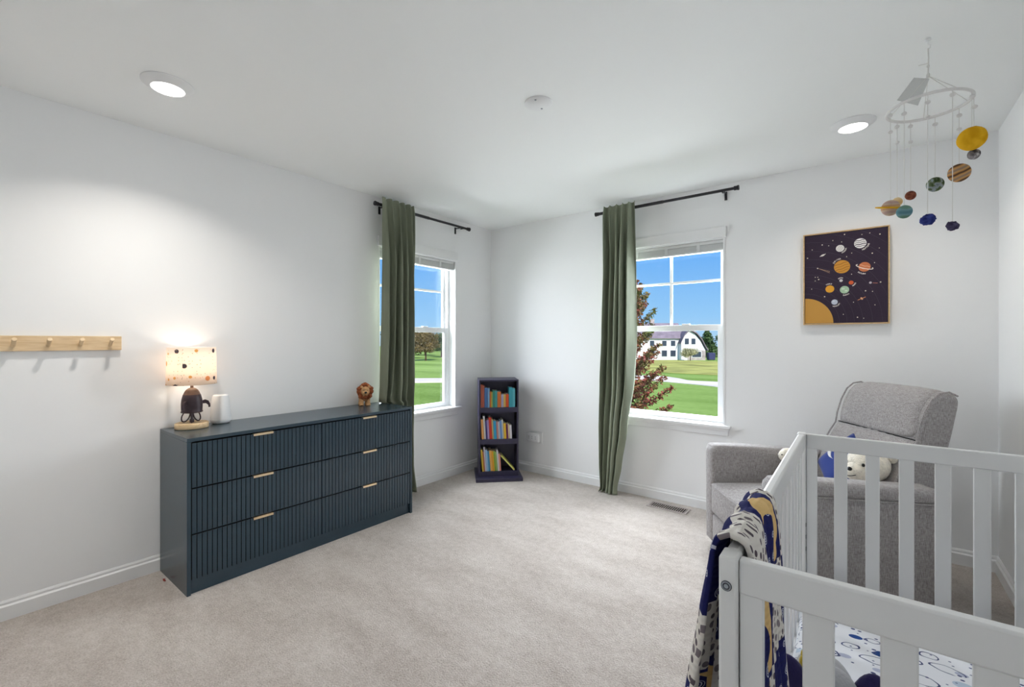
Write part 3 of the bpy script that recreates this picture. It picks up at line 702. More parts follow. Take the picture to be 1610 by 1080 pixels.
# ------------------------------------------------------------------ cushion and plush toys on the chair
cw_ = chair_world((.40, .585, .605))
t = thing('throw_pillow', 'navy blue throw pillow with white crescent resting on the armchair', 'pillow', cw_, R(-54))
bb = B(); bmesh.ops.create_cube(bb, size=2.0); bmesh.ops.subdivide_edges(bb, edges=bb.edges[:], cuts=14, use_grid_fill=True)
PR = Matrix.Rotation(R(-28), 3, 'X') @ Matrix.Rotation(R(32), 3, 'Y')
for v in bb.verts:
    x, y, z = v.co; th = .05 * (max(0, 1 - x ** 4) * max(0, 1 - z ** 4)) ** .5 + .004
    pin = 1 - .08 * (1 - abs(x) ** 2 * abs(z) ** 2)
    v.co = PR @ Vector((x * .132 * pin, y * th, z * .132 * pin))
obj('pillow_body', bb, 'bluecush', t, ang=80)
bb = B(); pts = []
for k in range(17): a = R(60 + k * 15); pts.append((.055 * math.cos(a), .055 * math.sin(a)))
for k in range(17): a = R(300 - k * 15); pts.append((.026 + .048 * math.cos(a), .042 * math.sin(a)))
loft(bb, [[PR @ Vector((x * .9 - .055, y, z * .9 + .03)) for x, z in pts] for y in (-.056, -.040)]); obj('crescent_patch', bb, 'whitefelt', t)

t = thing('plush_bear', 'cream plush bear with black eyes lying by the near chair arm', 'plush toy', chair_world((.580, .585, .448)), R(-54 + 18)); t.scale = (1.12, 1.12, 1.08)
# local -y faces the chair front; head looks that way
b = ell(B(), (0, .02, .060), (.075, .095, .060), lump=.05, lsc=2, seg=24); obj('body', b, 'cream', t)
hd = obj('head', ell(ell(B(), (0, .0, .190), (.080, .088, .078), lump=.03, lsc=3, seg=26), (0, -.075, .165), (.048, .045, .042), seg=20), 'cream', t)
obj('nose', ell(B(), (.006, -.1175, .183), (.011, .008, .009), seg=12), 'black', hd)
for s in (-1, 1):
    obj('eye', ell(B(), (s * .040, -.082, .205), (.007, .006, .008), seg=10), 'black', hd)
    obj('ear', ell(B(), (s * .060, .055, .235), (.026, .018, .028), seg=14, lump=.1), 'cream', hd)
    obj('paw', ell(B(), (s * .060, -.075, .036), (.030, .045, .032), seg=14), 'cream', t)
obj('mouth', tube(B(), [(.030 - .06 * k / 8, -.112 - .008 * math.sin(math.pi * k / 8), .160 - .010 * math.sin(math.pi * k / 8)) for k in range(9)], .0018, 6), 'black', hd)
obj('ruff', ell(B(), (.01, .085, .150), (.060, .045, .065), seg=20, lump=.25, lsc=4), 'cream', t)

t = thing('plush_lamb', 'small cream plush lamb tucked against the far chair arm', 'plush toy', chair_world((.190, .455, .452)), R(-54))
obj('body', ell(B(), (0, 0, .062), (.058, .075, .060), seg=20, lump=.12, lsc=4), 'cream', t)
hd = obj('head', ell(B(), (0, -.045, .148), (.046, .052, .044), seg=20, lump=.04), 'cream', t)
for s in (-1, 1): obj('ear', ell(B(), (s * .052, -.03, .150), (.022, .012, .012), seg=12), 'cream', hd); obj('eye', ell(B(), (s * .02, -.092, .158), (.004, .004, .004), seg=8), 'black', hd)

# ================================================================== CRIB
CW, CL, CT = .760, 1.340, .908
CR = R(.93)
CM = Matrix.Translation((2.915, -2.802, 0)) @ Matrix.Rotation(CR, 4, 'Z')
t = thing('crib', 'white painted slatted crib against the right wall', 'crib', (2.915, -2.802, 0), CR)
for x in (0, CW - .030):
    for y in (0, CL - .046):
        p = obj('post', box(B(), x, x + .030, y, y + .046, 0, CT + .002), 'crib', t, bev=.005)
        bl = B(); yy = -.0005 if y == 0 else CL + .0005; s = -1 if y == 0 else 1
        cyl(bl, (x + .013, yy, .862), (x + .013, yy + s * .0012, .862), .0086, seg=20); bo = obj('bolt', bl, 'darksteel', p)
        tl = B(); tube(tl, [(x + .013 + .0066 * math.cos(R(q)), yy + s * .0014, .862 + .0066 * math.sin(R(q))) for q in range(0, 360, 18)], .0011, 6, True); cyl(tl, (x + .013, yy, .862), (x + .013, yy + s * .0024, .862), .0036, seg=14); obj('bolt_head', tl, 'steel', bo)
        if x == 0 and y > 0:
            for zz in (.458, .505, .552): bx('height_slot', 'darkslot', p, .0302, .0312, CL - .0462, CL - .040, zz - .007, zz + .007)
esl = mesh_of('slat', box(B(), -.0208, .0208, -.0075, .0075, .26, .852), 'crib')
for y0 in (.008, CL - .030):
    yc = y0 + .011
    r_ = obj('end_rail', box(B(), .0302, CW - .0302, y0, y0 + .022, .850, CT), 'crib', t, bev=.004)
    bx('lower_end_rail', 'crib', t, .031, CW - .031, y0, y0 + .022, .19, .262, bev=.004)
    for x in (.0315, CW - .0665): bx('stile', 'crib', t, x, x + .035, y0 + .0015, y0 + .0205, .26, .852, bev=.002)
    inner = CW - .133; gap = (inner - 6 * .0416) / 7
    for k in range(6):
        o = link('slat', esl, t, (.0665 + gap * (k + 1) + .0416 * k + .0208, yc, 0)); q = o.modifiers.new('b', 'BEVEL'); q.width = .003; q.segments = 2
ssl = mesh_of('side_slat', box(B(), -.0075, .0075, -.0208, .0208, .26, .852), 'crib')
for x0 in (.003, CW - .027):
    bx('side_rail', 'crib', t, x0, x0 + .024, .046, CL - .046, .846, CT, bev=.006)
    bx('lower_side_rail', 'crib', t, x0, x0 + .024, .046, CL - .046, .19, .262, bev=.004)
    n = 12; inner = CL - .092; gap = (inner - n * .0416) / (n + 1)
    for k in range(n):
        o = link('side_slat', ssl, t, (x0 + .012, .046 + gap * (k + 1) + .0416 * k + .0208, 0)); q = o.modifiers.new('b', 'BEVEL'); q.width = .003; q.segments = 2
bx('mattress_board', 'crib', t, .034, CW - .034, .052, CL - .052, .215, .236)

# mattress under a printed sheet
bb = B(); n = 26
bmesh.ops.create_cube(bb, size=2.0); bmesh.ops.subdivide_edges(bb, edges=bb.edges[:], cuts=n, use_grid_fill=True)
uvl = bb.loops.layers.uv.new('UVMap'); hx, hy, hz, rr = .342, .612, .066, .03
for v in bb.verts:
    p = Vector((v.co.x * hx, v.co.y * hy, v.co.z * hz)); q = Vector((max(-hx + rr, min(hx - rr, p.x)), max(-hy + rr, min(hy - rr, p.y)), max(-hz + rr, min(hz - rr, p.z)))); d = p - q
    if d.length > rr: p = q + d.normalized() * rr
    p.z += .008 * max(0, 1 - v.co.x ** 2) * max(0, 1 - v.co.y ** 2) * (v.co.z > 0) + .004 * noise.noise(p * 7) * (v.co.z > -.5)
    v.co = p
for f in bb.faces:
    for lp in f.loops: lp[uvl].uv = (lp.vert.co.x + (lp.vert.co.z if abs(f.normal.x) > .7 else 0), lp.vert.co.y + (lp.vert.co.z if abs(f.normal.y) > .7 else 0))
o = obj('crib_mattress', bb, 'sheet', None, CM @ Vector((CW / 2, CL / 2, .236 + hz)), (0, 0, CR), ang=70)
tag(o, 'crib mattress in a white sheet printed with blue planets', 'mattress')

# quilt draped over the side rail
NV, NU = 150, 64; bb = B(); uvl = bb.loops.layers.uv.new('UVMap'); path = []
inx = [(.060, .400), (.056, .50), (.052, .62), (.047, .74), (.042, .83), (.038, .885), (.030, .914), (.016, .921), (.000, .916), (-.012, .895), (-.022, .840), (-.034, .76), (-.048, .66), (-.060, .55), (-.070, .43), (-.078, .32), (-.082, .26)]
def catm(P, t):
    i = min(int(t), len(P) - 2); f = t - i
    g = lambda k: Vector(P[max(0, min(len(P) - 1, k))])
    p0, p1, p2, p3 = g(i - 1), g(i), g(i + 1), g(i + 2)
    return .5 * ((2 * p1) + (-p0 + p2) * f + (2 * p0 - 5 * p1 + 4 * p2 - p3) * f * f + (-p0 + 3 * p1 - 3 * p2 + p3) * f ** 3)
dense = [catm(inx, k * (len(inx) - 1) / 600) for k in range(601)]
cum = [0]
for a, b_ in zip(dense, dense[1:]): cum.append(cum[-1] + (b_ - a).length)
Ltot = cum[-1]; vs = []; j = 0
for iv in range(NV + 1):
    s = Ltot * iv / NV
    while j < 599 and cum[j + 1] < s: j += 1
    p = dense[j]; nrm = Vector((-(dense[j + 1] - dense[j]).y, (dense[j + 1] - dense[j]).x)).normalized()
    row = []
    for iu in range(NU + 1):
        u = iu / NU; off = max(0, (.90 - p.y)) ; outer = p.x < .012
        sp = .10 * min(1, off / .5)
        y = .050 + u * (.315 + (sp if outer else .0)) - (.0 if outer else 0)
        wv = math.sin(u * 6.283 * 3.2 + 1.2 * math.sin(s * 5)) * (.0055 + .03 * off * (1 if outer else .15)) + .010 * noise.noise(Vector((u * 4, s * 7, 2.0)))
        wv = abs(wv) * .8 if not outer else wv + .006
        q = p - nrm * wv if not outer else p - nrm * wv
        side = -1 if outer else 1
        qx = p.x + side * abs(wv) if abs(nrm.x) > .6 else p.x
        qz = p.y + (abs(wv) * .5 if abs(nrm.x) <= .6 else 0) + .003
        # ends sag a little
        row.append(bb.verts.new((qx, y, qz)))
    vs.append(row)
PS = .155
for iv in range(NV):
    for iu in range(NU):
        f = bb.faces.new((vs[iv][iu], vs[iv][iu + 1], vs[iv + 1][iu + 1], vs[iv + 1][iu]))
        for lp, (a, b_) in zip(f.loops, ((iu, iv), (iu + 1, iv), (iu + 1, iv + 1), (iu, iv + 1))): lp[uvl].uv = (a / NU * .34 / PS + .0, b_ / NV * Ltot / PS + .45)
o = obj('quilt', bb, 'quilt', None, (2.915, -2.802, 0), (0, 0, CR), ang=80); fabric(o, .008)
tag(o, 'navy and white space patchwork quilt draped over the crib rail', 'quilt')

# plush elephant on the mattress
t = thing('plush_elephant', 'grey plush elephant with navy ears on the crib mattress', 'plush toy', (3.040, -2.275, .374), R(15))
obj('body', ell(B(), (0, .05, .046), (.062, .075, .044), seg=20, lump=.05), 'greyplush', t)
hd = obj('head', ell(ell(B(), (0, -.02, .062), (.058, .056, .052), seg=20), (0, -.078, .035), (.020, .040, .020), seg=14), 'greyplush', t)
for s in (-1, 1):
    obj('ear', ell(B(), (s * .078, -.012, .062), (.034, .022, .058), rotm(0, s * 18, 0), seg=18), 'navyplush', hd)
    obj('eye', ell(B(), (s * .026, -.068, .078), (.005, .004, .005), seg=8), 'black', hd)
obj('hat', ell(ell(B(), (-.038, .010, .094), (.022, .022, .022), seg=14), (-.040, .02, .108), (.015, .015, .014), seg=12), 'yellowplush', hd)

# ================================================================== WALL ART
t = thing('framed_print', 'framed navy solar system print on the back wall above the armchair', 'wall art', (2.777, 0, 1.384))
pw, ph = .446, .599
b = B(); fw = .0075
box(b, 0, fw, -.038, 0, 0, ph); box(b, pw - fw, pw, -.038, 0, 0, ph); box(b, fw, pw - fw, -.038, 0, 0, fw); box(b, fw, pw - fw, -.038, 0, ph - fw, ph)
obj('frame', b, 'frame_wood', t, bev=.001)
M['canvas'] = mat('canvas_print', (58, 48, 62), .85, .15, var=(300, .06))
cv = bx('canvas', 'canvas', t, fw + .002, pw - fw - .002, -.034, -.006, fw + .002, ph - fw - .002)
FY = -.0342
x0_, x1_, z0_, z1_ = fw + .002, pw - fw - .002, fw + .002, ph - fw - .002
pm = {}
def pmat(c):
    if c not in pm: pm[c] = mat('print_ink_%02x%02x%02x' % c, c, .85, .15)
    return pm[c]
def flat(name, pts, c, lift=.0):
    b = B(); y = FY - lift
    loft(b, [[Vector((x, yy, z)) for x, z in pts] for yy in (y + .0004, y - .0003)]); return obj(name, b, pmat(c), cv)
def disc(name, cx, cz, r, c, lift=0, n=36, ry=None, rot=0):
    ry = ry or r; pts = []
    for k in range(n):
        a = 2 * math.pi * k / n; x, z = r * math.cos(a), ry * math.sin(a); q = R(rot)
        pts.append((min(x1_, max(x0_, cx + x * math.cos(q) - z * math.sin(q))), min(z1_, max(z0_, cz + x * math.sin(q) + z * math.cos(q)))))
    return flat(name, pts, c, lift)
def strip(name, pts, wdt, c, lift=0):
    b = B(); y = FY - lift; pts = [Vector(p) for p in pts]; L_, R__ = [], []
    for i, p in enumerate(pts):
        d = (pts[min(i + 1, len(pts) - 1)] - pts[max(i - 1, 0)]).normalized(); n_ = Vector((-d.y, d.x)) * wdt / 2; L_.append(p + n_); R__.append(p - n_)
    loft(b, [[Vector((q.x, yy, q.y)) for q in L_ + R__[::-1]] for yy in (y + .0004, y - .0002)]); return obj(name, b, pmat(c), cv)
for rr in (.185, .225, .262, .305, .352, .40, .45, .505, .56, .62):     # orbit lines around the sun
    run = []
    for k in range(91):
        a = R(k); x, z = .011 + rr * math.cos(a), .009 + rr * 1.06 * math.sin(a)
        if x0_ < x < x1_ and z0_ < z < z1_: run.append((x, z))
        else:
            if len(run) > 2: strip('orbit_line', run, .0011, (84, 76, 88))
            run = []
    if len(run) > 2: strip('orbit_line', run, .0011, (84, 76, 88))
pts = [(x0_, z0_)] + [(min(x1_, max(x0_, .011 + .154 * math.cos(R(k * 2.5)))), max(z0_, .009 + .165 * math.sin(R(k * 2.5)))) for k in range(37)] ; flat('printed_sun', pts, (200, 150, 76), .0002)
def stripes(cx, cz, r, rows, c, tilt, lift):
    for o_, wd in rows:
        hw = math.sqrt(max(0, r * r - o_ * o_)) * .92; q = R(tilt)
        strip('printed_band', [(cx + x * math.cos(q) - o_ * math.sin(q), cz + x * math.sin(q) + o_ * math.cos(q) + .002 * math.sin(k * 1.3)) for k, x in enumerate([hw * (i / 4 - 1) for i in range(9)])], wd, c, lift)
disc('printed_planet', .303, .506, .031, (236, 232, 230), .0002); stripes(.303, .506, .031, ((-.018, .003), (-.006, .005), (.006, .003), (.018, .004)), (70, 58, 70), 8, .0006)
disc('printed_planet', .200, .487, .022, (228, 224, 220), .0002); stripes(.2, .487, .022, ((-.01, .0015), (.0, .0015), (.01, .0015)), (170, 165, 165), 55, .0006)
disc('printed_planet', .210, .368, .042, (206, 146, 64), .0002); stripes(.21, .368, .042, ((-.026, .003), (-.012, .004), (.004, .003), (.02, .004)), (160, 104, 48), 18, .0006)
disc('printed_planet', .324, .356, .030, (204, 122, 82), .0004); stripes(.324, .356, .030, ((-.012, .004), (.006, .004)), (232, 176, 140), -18, .0008)
strip('printed_ring', [(.324 + .044 * math.cos(R(a)) * math.cos(R(-20)) - .010 * math.sin(R(a)) * math.sin(R(-20)), .356 + .044 * math.cos(R(a)) * math.sin(R(-20)) + .010 * math.sin(R(a)) * math.cos(R(-20))) for a in range(150, 391, 8)], .0045, (234, 222, 212), .0010)
disc('printed_planet', .205, .280, .009, (214, 210, 210), .0002); disc('printed_planet', .257, .263, .0125, (206, 98, 62), .0002)
disc('printed_planet', .146, .230, .0235, (232, 166, 60), .0002); disc('printed_planet', .223, .220, .024, (168, 196, 166), .0002); disc('printed_planet', .171, .144, .017, (196, 202, 216), .0002)
disc('printed_cloud', .216, .226, .009, (206, 222, 200), .0006, 14, .005); disc('printed_cloud', .231, .213, .008, (206, 222, 200), .0006, 14, .005)
disc('printed_cloud', .166, .150, .006, (224, 228, 236), .0006, 14, .004)
for i, (x, z) in enumerate([(.105, .521), (.14, .511), (.311, .56), (.399, .55), (.208, .527), (.373, .377), (.024, .443), (.047, .236), (.217, .063), (.289, .042), (.32, .035), (.375, .116), (.329, .206), (.363, .2), (.269, .138), (.402, .255), (.067, .313), (.081, .312), (.086, .297), (.067, .289), (.396, .465), (.362, .437), (.05, .495), (.162, .542), (.223, .573), (.35, .564), (.259, .316), (.118, .182), (.234, .43), (.26, .45), (.08, .37)]):
    disc('printed_star', x, z, .0026 if i % 3 else .0038, (232, 220, 200), .0002, 10)
for q in (0, .006, .012): strip('printed_comet_tail', [(.083, .369), (.112, .358 - q * .4), (.146, .345 - q)], .0012, (196, 160, 130), .0002)
disc('printed_craft', .108, .453, .012, (222, 216, 208), .0002, 12, .006, 25); strip('printed_craft', [(.092, .446), (.124, .461)], .004, (222, 216, 208), .0006)
strip('printed_craft', [(.290, .150), (.330, .168)], .004, (214, 140, 96), .0002); strip('printed_craft', [(.306, .166), (.314, .152)], .008, (222, 170, 130), .0006)
disc('printed_craft', .353, .255, .007, (200, 190, 196), .0002, 14); strip('printed_craft', [(.364, .253), (.388, .250)], .0028, (206, 130, 112), .0002)
def word(txt, cx, cz, r, a_mid, size, inward=False):
    """letters on an arc; inward = the word sits under the planet and reads upright"""
    bb = bmesh.new(); step = size * .78 / r; n = len(txt)
    for i, ch in enumerate(txt):
        k = (i - (n - 1) / 2) * step; a = R(a_mid) + (k if inward else -k)
        cu = bpy.data.curves.new('letter', 'FONT'); cu.body = ch; cu.size = size * 1.25; cu.align_x = 'CENTER'; cu.align_y = 'CENTER'; cu.extrude = .0002; cu.offset = size * .03
        oo = bpy.data.objects.new('letter', cu); me = bpy.data.meshes.new_from_object(oo)
        rot = a + math.pi / 2 if inward else a - math.pi / 2
        Mx = Matrix.Translation((cx + r * math.cos(a), FY - .0004, cz + r * math.sin(a))) @ Matrix.Rotation(-rot, 4, 'Y') @ Matrix.Rotation(R(90), 4, 'X')
        me.transform(Mx); bb.from_mesh(me); bpy.data.meshes.remove(me); bpy.data.objects.remove(oo); bpy.data.curves.remove(cu)
    me = bpy.data.meshes.new('printed_name'); bb.to_mesh(me); bb.free(); me.materials.append(pmat((236, 228, 220))); link('printed_name', me, cv)
word('NEPTUNE', .303, .506, .043, -42, .0098, True); word('URANUS', .200, .487, .031, -38, .0085, True); word('JUPITER', .210, .368, .052, 125, .0095)
word('SATURN', .324, .356, .043, -112, .0090, True); word('MOON', .205, .280, .017, 100, .0080); word('MARS', .257, .263, .022, -38, .0085, True)
word('VENUS', .146, .230, .033, 98, .0088); word('EARTH', .223, .220, .035, -76, .0088, True); word('MERCURY', .171, .144, .028, -62, .0085, True)

# ================================================================== MOBILE
MX, MY, MR, MZ = 3.30, -1.26, .124, 2.18
t = thing('planet_mobile', 'white hanging baby mobile with felt planets above the crib end', 'mobile', (MX, MY, 0))
b = B(); cyl(b, (0, 0, H), (0, 0, H - .006), .009, seg=14); tube(b, [(0, 0, H - .006), (0, 0, H - .018), (.007, 0, H - .026), (.006, 0, H - .036), (-.002, 0, H - .038)], .002, 8); obj('ceiling_hook', b, 'white_plastic', t)
b = tube(B(), [(0, 0, H - .036), (.001, 0, 2.37), (0, 0, 2.305)], .0022, 8); ell(b, (0, 0, 2.335), (.005, .005, .006), seg=10); ell(b, (0, 0, 2.300), (.006, .006, .010), seg=10); cyl(b, (-.028, .0, 2.348), (.001, 0, 2.346), .0012, seg=6); obj('cord', b, 'string', t)
obj('ring', tube(B(), [(MR * math.cos(R(a)), MR * math.sin(R(a)), MZ) for a in range(0, 360, 5)], .0056, 10, True), 'whitefelt', t)
for a in (20, 92, 164, 236, 308): obj('spreader_string', tube(B(), [(0, 0, 2.298), (MR * math.cos(R(a)), MR * math.sin(R(a)), MZ)], .0011, 6), 'string', t)
o = obj('paper_tag', loft(B(), [[Vector((-.095, -.068, 2.206)) + d, Vector((-.043, -.027, 2.294)) + d, Vector((.004, .010, 2.290)) + d, Vector((-.031, -.018, 2.186)) + d] for d in (Vector((0, 0, 0)), Vector((.0006, -.0012, 0)))]), 'paper', t)
PM = {
 'ringed': m_bands('felt_ringed', S_((0, (214, 178, 120)), (.35, (196, 150, 130)), (.6, (206, 186, 160)), (1, (190, 160, 150))), 9, 2.5),
 'tan': m_bands('felt_tan', S_((0, (214, 176, 120)), (1, (232, 206, 160))), 9, 2),
 'teal': m_bands('felt_teal', S_((0, (92, 132, 142)), (.5, (120, 156, 160)), (1, (104, 138, 120))), 9, 4),
 'red': m_mottle('felt_rust', S_((.35, (92, 48, 38)), (.65, (150, 92, 72))), 40),
 'earth': m_mottle('felt_green_grey', S_((.38, (60, 78, 48)), (.5, (104, 116, 88)), (.56, (150, 160, 164)), (.7, (110, 120, 124))), 26),
 'blue': m_mottle('felt_deep_blue', S_((.35, (34, 40, 92)), (.65, (64, 74, 140))), 40),
 'violet': m_mottle('felt_violet', S_((.35, (46, 42, 62)), (.65, (84, 78, 104))), 40),
 'banded': m_bands('felt_banded', S_((0, (84, 66, 56)), (.25, (186, 136, 84)), (.6, (204, 158, 104)), (1, (150, 128, 110))), 11, 2.2),
 'sun': m_mottle('felt_sun', S_((.35, (206, 152, 24)), (.65, (232, 180, 44))), 14),
 'grey': m_mottle('felt_grey', S_((.38, (70, 68, 70)), (.55, (128, 124, 126)), (.68, (190, 186, 186))), 30)}
for nm, a, z, r_, mk, lab in (('felt_planet', 204, 1.798, .030, 'ringed', 'pinkish tan felt planet with a yellow ring'), ('felt_planet', 135, 1.850, .018, 'tan', 'small tan felt planet'), ('felt_planet', 233, 1.765, .0245, 'teal', 'grey teal felt planet'),
        ('felt_planet', 111, 1.875, .0185, 'red', 'small rust felt planet'), ('felt_planet', 76, 1.906, .028, 'earth', 'green and grey felt planet'), ('felt_planet', 265, 1.720, .022, 'blue', 'lumpy deep blue felt planet'),
        ('felt_planet', 297, 1.689, .018, 'violet', 'lumpy dark violet felt planet'), ('felt_planet', 40, 1.926, .034, 'banded', 'brown banded felt planet'), ('felt_planet', 336, 2.008, .041, 'sun', 'large yellow felt sun'), ('felt_planet', 356, 1.962, .0185, 'grey', 'small mottled grey felt planet')):
    px, py = MR * math.cos(R(a)), MR * math.sin(R(a))
    lp = .30 if mk in ('blue', 'violet') else .03
    bb = ell(B(), (0, 0, 0), (r_, r_, r_ * (.85 if lp > .1 else 1)), seg=22, lump=lp, lsc=3.0, sd=a)
    o = obj(nm, bb, PM[mk], t, (px, py, z), (R(random.uniform(-25, 25)), R(random.uniform(-25, 25)), 0), ang=70); o['label'] = lab
    if mk == 'ringed':
        rb = lathe(B(), [(r_ * .98, -.003), (r_ * 1.62, -.0015), (r_ * 1.62, .0015), (r_ * .98, .003)], 36, caps=False); ro = obj('planet_ring', rb, PM['sun'], o, None, (R(12), R(8), 0))
    so = obj('string', tube(B(), [(px, py, z + r_ * .9), (px, py, MZ)], .0011, 6), 'string', t)
    ell_b = ell(B(), (px * 1.01, py * 1.01, MZ - .020 - .012 * (a % 3)), (.009, .009, .007), seg=10, lump=.3, lsc=3, sd=a); obj('knot_bead', ell_b, 'whitefelt', so)
    if a in (204, 135, 111, 265, 40): obj('knot_bead', ell(B(), (px, py, MZ - .085), (.008, .008, .006), seg=10, lump=.3, lsc=3, sd=a + 1), 'whitefelt', so)

# ================================================================== OUTSIDE
GZ = -3.0
bm = B(); n = 24
for i in range(n + 1):
    for jx in range(n + 1): bm.verts.new((-330 + 450 * i / n, -60 + 420 * jx / n, GZ))
bm.verts.ensure_lookup_table()
for i in range(n):
    for jx in range(n): a = i * (n + 1) + jx; bm.faces.new((bm.verts[a], bm.verts[a + n + 1], bm.verts[a + n + 2], bm.verts[a + 1]))
o = obj('lawn', bm, 'lawn'); o['kind'] = 'structure'; tag(o, 'mown green golf course lawn outside both windows')
def patch(name, pts, z, m, label):
    pts = smooth_closed([(x, y, 0) for x, y in pts], 5); b = B(); loft(b, [[Vector((x, y, z - .06)) for x, y, _ in pts], [Vector((x, y, z)) for x, y, _ in pts]]); o = obj(name, b, m); o['kind'] = 'structure'; o['label'] = label
patch('sand_bunker', [(-18, 45), (-14, 44), (-10.5, 42.8), (-7, 41.2), (-2, 39.8), (3, 40), (1, 45), (-5, 47.2), (-9.3, 47.0), (-12, 47.0), (-14.2, 49.4), (-17, 51.2), (-20, 50)], GZ + .05, 'sand', 'pale sand bunker crossing the lawn outside the back-wall window')
patch('sand_bunker', [(-26, 33.5), (-30, 30.6), (-33, 27.4), (-38, 22), (-42, 19), (-45, 21), (-40, 28), (-35, 33), (-30, 37)], GZ + .05, 'sand', 'pale sand bunker on the lawn outside the window behind the dresser')
patch('rough_grass', [(-20, 58), (-11.5, 57), (-2, 56), (8, 60), (4, 90), (-20, 97), (-36, 96), (-40, 88), (-30, 74), (-24, 64)], GZ + .08, 'rough', 'band of dry yellow rough grass before the white house')

def leaves(bm, c, r, n, size, rnd, flat_=1.0):
    for _ in range(n):
        d = Vector((rnd.gauss(0, 1), rnd.gauss(0, 1), rnd.gauss(0, 1))).normalized() * (rnd.random() ** .4)
        p = Vector(c) + Vector((d.x * r[0], d.y * r[1], d.z * r[2]))
        a = Vector((rnd.gauss(0, 1), rnd.gauss(0, 1), rnd.gauss(0, 1))).normalized() * size * rnd.uniform(.6, 1.2)
        b_ = a.cross(Vector((rnd.gauss(0, 1), rnd.gauss(0, 1), rnd.gauss(0, 1)))).normalized() * a.length * .55
        bm.faces.new((bm.verts.new(p - a), bm.verts.new(p + b_), bm.verts.new(p + a), bm.verts.new(p - b_)))
def leaf_obj(bm, m, t):
    me = bpy.data.meshes.new('crown'); bm.to_mesh(me); bm.free(); me.materials.append(M[m]); o = link('crown', me, t); o['kind'] = 'stuff'; return o
# red maple close to the window
rnd = random.Random(5)
t = thing('maple_tree', 'reddish autumn maple tree just outside the back-wall window', 'tree', (-2.78, 9.75, GZ))
hT = 6.35
b = tube(B(), [(0, 0, -.1), (.02, 0, 1.5), (0, .03, 3.5), (.02, 0, 5.2), (0, 0, hT - .2)], [.13, .11, .08, .05, .015], 10); tk = obj('trunk', b, 'bark', t)
lb = B(); bb = B()
for k in range(62):
    z = 1.0 + (hT - 1.3) * (k / 61) ** .95; az = k * 2.399 + rnd.uniform(-.3, .3); f = (z - 1.0) / (hT - 1.0)
    ln = (1.55 * (1 - f) ** .8 + .18) * rnd.uniform(.75, 1.1); rise = .35 + .75 * f
    d = Vector((math.cos(az), math.sin(az), 0)); pts = []
    for q in range(7): s = q / 6; pts.append(Vector((0, 0, z)) + d * ln * s + Vector((0, 0, rise * ln * (s ** 1.4))))
    tube(bb, pts, [.028 * (1 - f * .5) * (1 - .8 * q / 6) + .004 for q in range(7)], 5)
    for q in range(2, 13):
        s = q / 12; p = Vector((0, 0, z)) + d * ln * s + Vector((0, 0, rise * ln * (s ** 1.4)))
        rr = .21 * (1.05 - .7 * s) + .03
        leaves(lb, p, (rr, rr, rr * .8), int(38 * (1.1 - .5 * s)), .054, rnd)
obj('branches', bb, 'bark', t)
leaf_obj(lb, 'redleaf', t)
def far_tree(kind, label, x, y, hh, rw, m, seed, grp, conic=False):
    rnd = random.Random(seed); t = thing(kind, label, 'tree', (x, y, GZ), 0, grp)
    b = tube(B(), [(0, 0, -.2), (0, 0, hh * .3), (.1, 0, hh * .8)], [.03 * hh, .024 * hh, .008 * hh], 8); obj('trunk', b, 'bark', t)
    lb = B()
    if conic:
        for k in range(14):
            f = k / 13; z = hh * (.08 + .9 * f); r_ = rw * (1 - f) ** .8 + .05 * rw; leaves(lb, (0, 0, z), (r_, r_, hh * .07), int(260 * (1 - f * .7)), .05 * hh, rnd)
    else:
        for k in range(16):
            a = rnd.uniform(0, 6.28); q = rnd.random() ** .5 * rw * .68; z = hh * rnd.uniform(.36, .84); r_ = rw * rnd.uniform(.3, .5); leaves(lb, (q * math.cos(a), q * math.sin(a), z), (r_, r_, r_ * .7), 190, .042 * hh, rnd)
        leaves(lb, (0, 0, hh * .66), (rw * .6, rw * .6, hh * .3), 500, .042 * hh, rnd)
    leaf_obj(lb, m, t)
PINE = 'evergreen trees behind the white house'
for i, (x, y, hh, rw) in enumerate([(-47.5, 127, 8.2, 4.0), (-42.0, 129, 8.0, 4.0), (-35.5, 126.5, 7.3, 3.4), (-30.6, 124, 7.6, 3.4), (-25.8, 126, 8.0, 3.5), (-19.5, 127, 8.4, 3.8)]):
    far_tree('evergreen_tree', 'dark evergreen behind the white house, %s from the left in the row' % ORD[i], x, y, hh, rw, 'greenleaf', 40 + i, PINE, i % 3 == 0)
AUT = 'autumn trees across the fairway'
for x, y, hh, rw, m_, lab in [(-73.6, 63.7, 6.4, 3.3, 'brownleaf', 'brownish tree with a bare trunk, nearest across the fairway'), (-86.5, 69.5, 7.0, 3.8, 'brownleaf', 'russet tree behind and left of the nearest fairway tree'),
        (-86.0, 80.0, 7.0, 3.6, 'greenleaf', 'dark green tree at the right among the fairway trees'), (-101, 87.5, 8.4, 4.4, 'brownleaf', 'tall brown tree in the middle of the far fairway row'),
        (-113, 86, 8.6, 4.4, 'greenleaf', 'far green tree at the left end of the fairway row'), (-99, 98.5, 8.4, 4.4, 'brownleaf', 'far brown tree at the right end of the fairway row')]:
    far_tree('autumn_tree', lab, x, y, hh, rw, m_, int(80 - x), AUT)

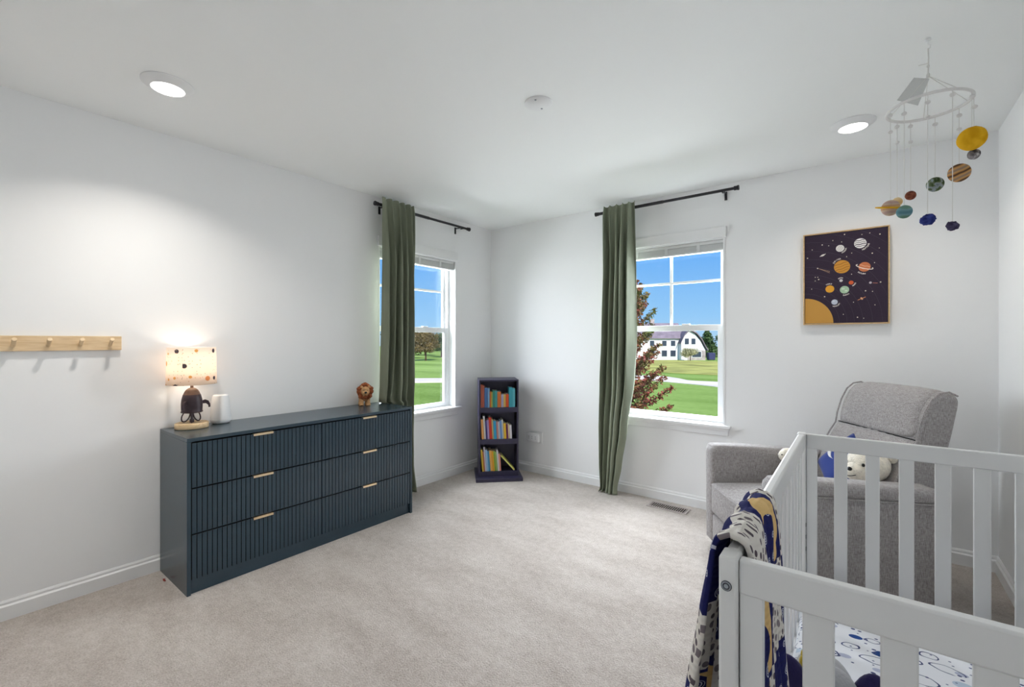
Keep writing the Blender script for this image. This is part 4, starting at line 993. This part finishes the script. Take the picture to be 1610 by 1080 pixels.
# white house with a curved dormer gable
t = thing('house', 'white two-storey house with grey gambrel roof beyond the golf course', 'building', (-32.6, 100.6, GZ), R(38))
bx('wall', 'housewhite', t, -9, 3.2, 0, 9, 0, 5.0)
rb = B(); loft(rb, [[Vector((x, -.5, 4.9)), Vector((x, 4.5, 8.6)), Vector((x, 9.5, 4.9))] for x in (-9.5, 3.6)]); obj('roof', rb, 'houseroof', t)
gp = [(2.2, 0.0), (2.2, 4.0), (3.0, 5.6), (4.0, 6.7), (5.2, 6.0), (6.4, 4.6), (7.2, 3.1), (7.6, 2.5), (7.6, 0)]
gb = B(); loft(gb, [[Vector((x, y, z)) for x, z in gp] for y in (-1.4, 7.5)]); obj('gable_wing', gb, 'housewhite', t)
rp = [(1.9, 4.0), (2.8, 5.9), (4.0, 7.1), (5.5, 6.3), (6.7, 4.9), (7.5, 3.3), (8.1, 2.4)]
rb = B(); loft(rb, [[Vector((x, y, z)) for x, z in rp] + [Vector((x, y, z - .28)) for x, z in rp[::-1]] for y in (-1.9, 7.8)]); obj('wing_roof', rb, 'houseroof', t)
bx('stone_base', 'housebrick', t, 3.6, 7.62, -1.5, -1.38, 0, 2.2)
for x, z, w_, h_, yy in ((3.4, 3.6, .45, 1.3, -1.4), (4.9, 3.6, .45, 1.3, -1.4), (-1.2, 3.2, .5, 1.2, 0), (.8, 3.2, .5, 1.2, 0), (-1.2, .8, .6, 1.4, 0), (.8, .8, .6, 1.4, 0), (-4, 3.2, .5, 1.2, 0), (-4, .8, .6, 1.4, 0), (5.6, .7, 1.0, 1.2, -1.5)):
    f = bx('window', 'housewhite', t, x - w_ - .12, x + w_ + .12, yy - .08, yy, z - .12, z + h_ + .12); bx('pane', 'housewin', f, x - w_, x + w_, yy - .1, yy - .07, z, z + h_)
bx('chimney', 'housebrick', t, -3.2, -2.2, 4, 5, 7, 9.6)
far_tree('ornamental_tree', 'small pale tree standing before the white house', -27.2, 98.0, 3.0, 2.0, 'paleleaf', 140, None)
M['navycover'] = mat('navy_cover', (58, 62, 100), .7, .2)
for i, (x, y) in enumerate([(-24.6, 104.4), (-22.6, 106.0)]):
    t = thing('patio_set', ('left', 'right')[i] + ' navy covered patio furniture block beside the white house', 'furniture', (x, y, GZ), R(38), 'covered patio furniture')
    bx('cover', 'navycover', t, -.75, .75, -.6, .6, .1, 1.7, bev=.12)
    for sx_ in (-.6, .6): bx('leg', 'navycover', t, sx_ - .05, sx_ + .05, -.05, .05, -.05, .12)
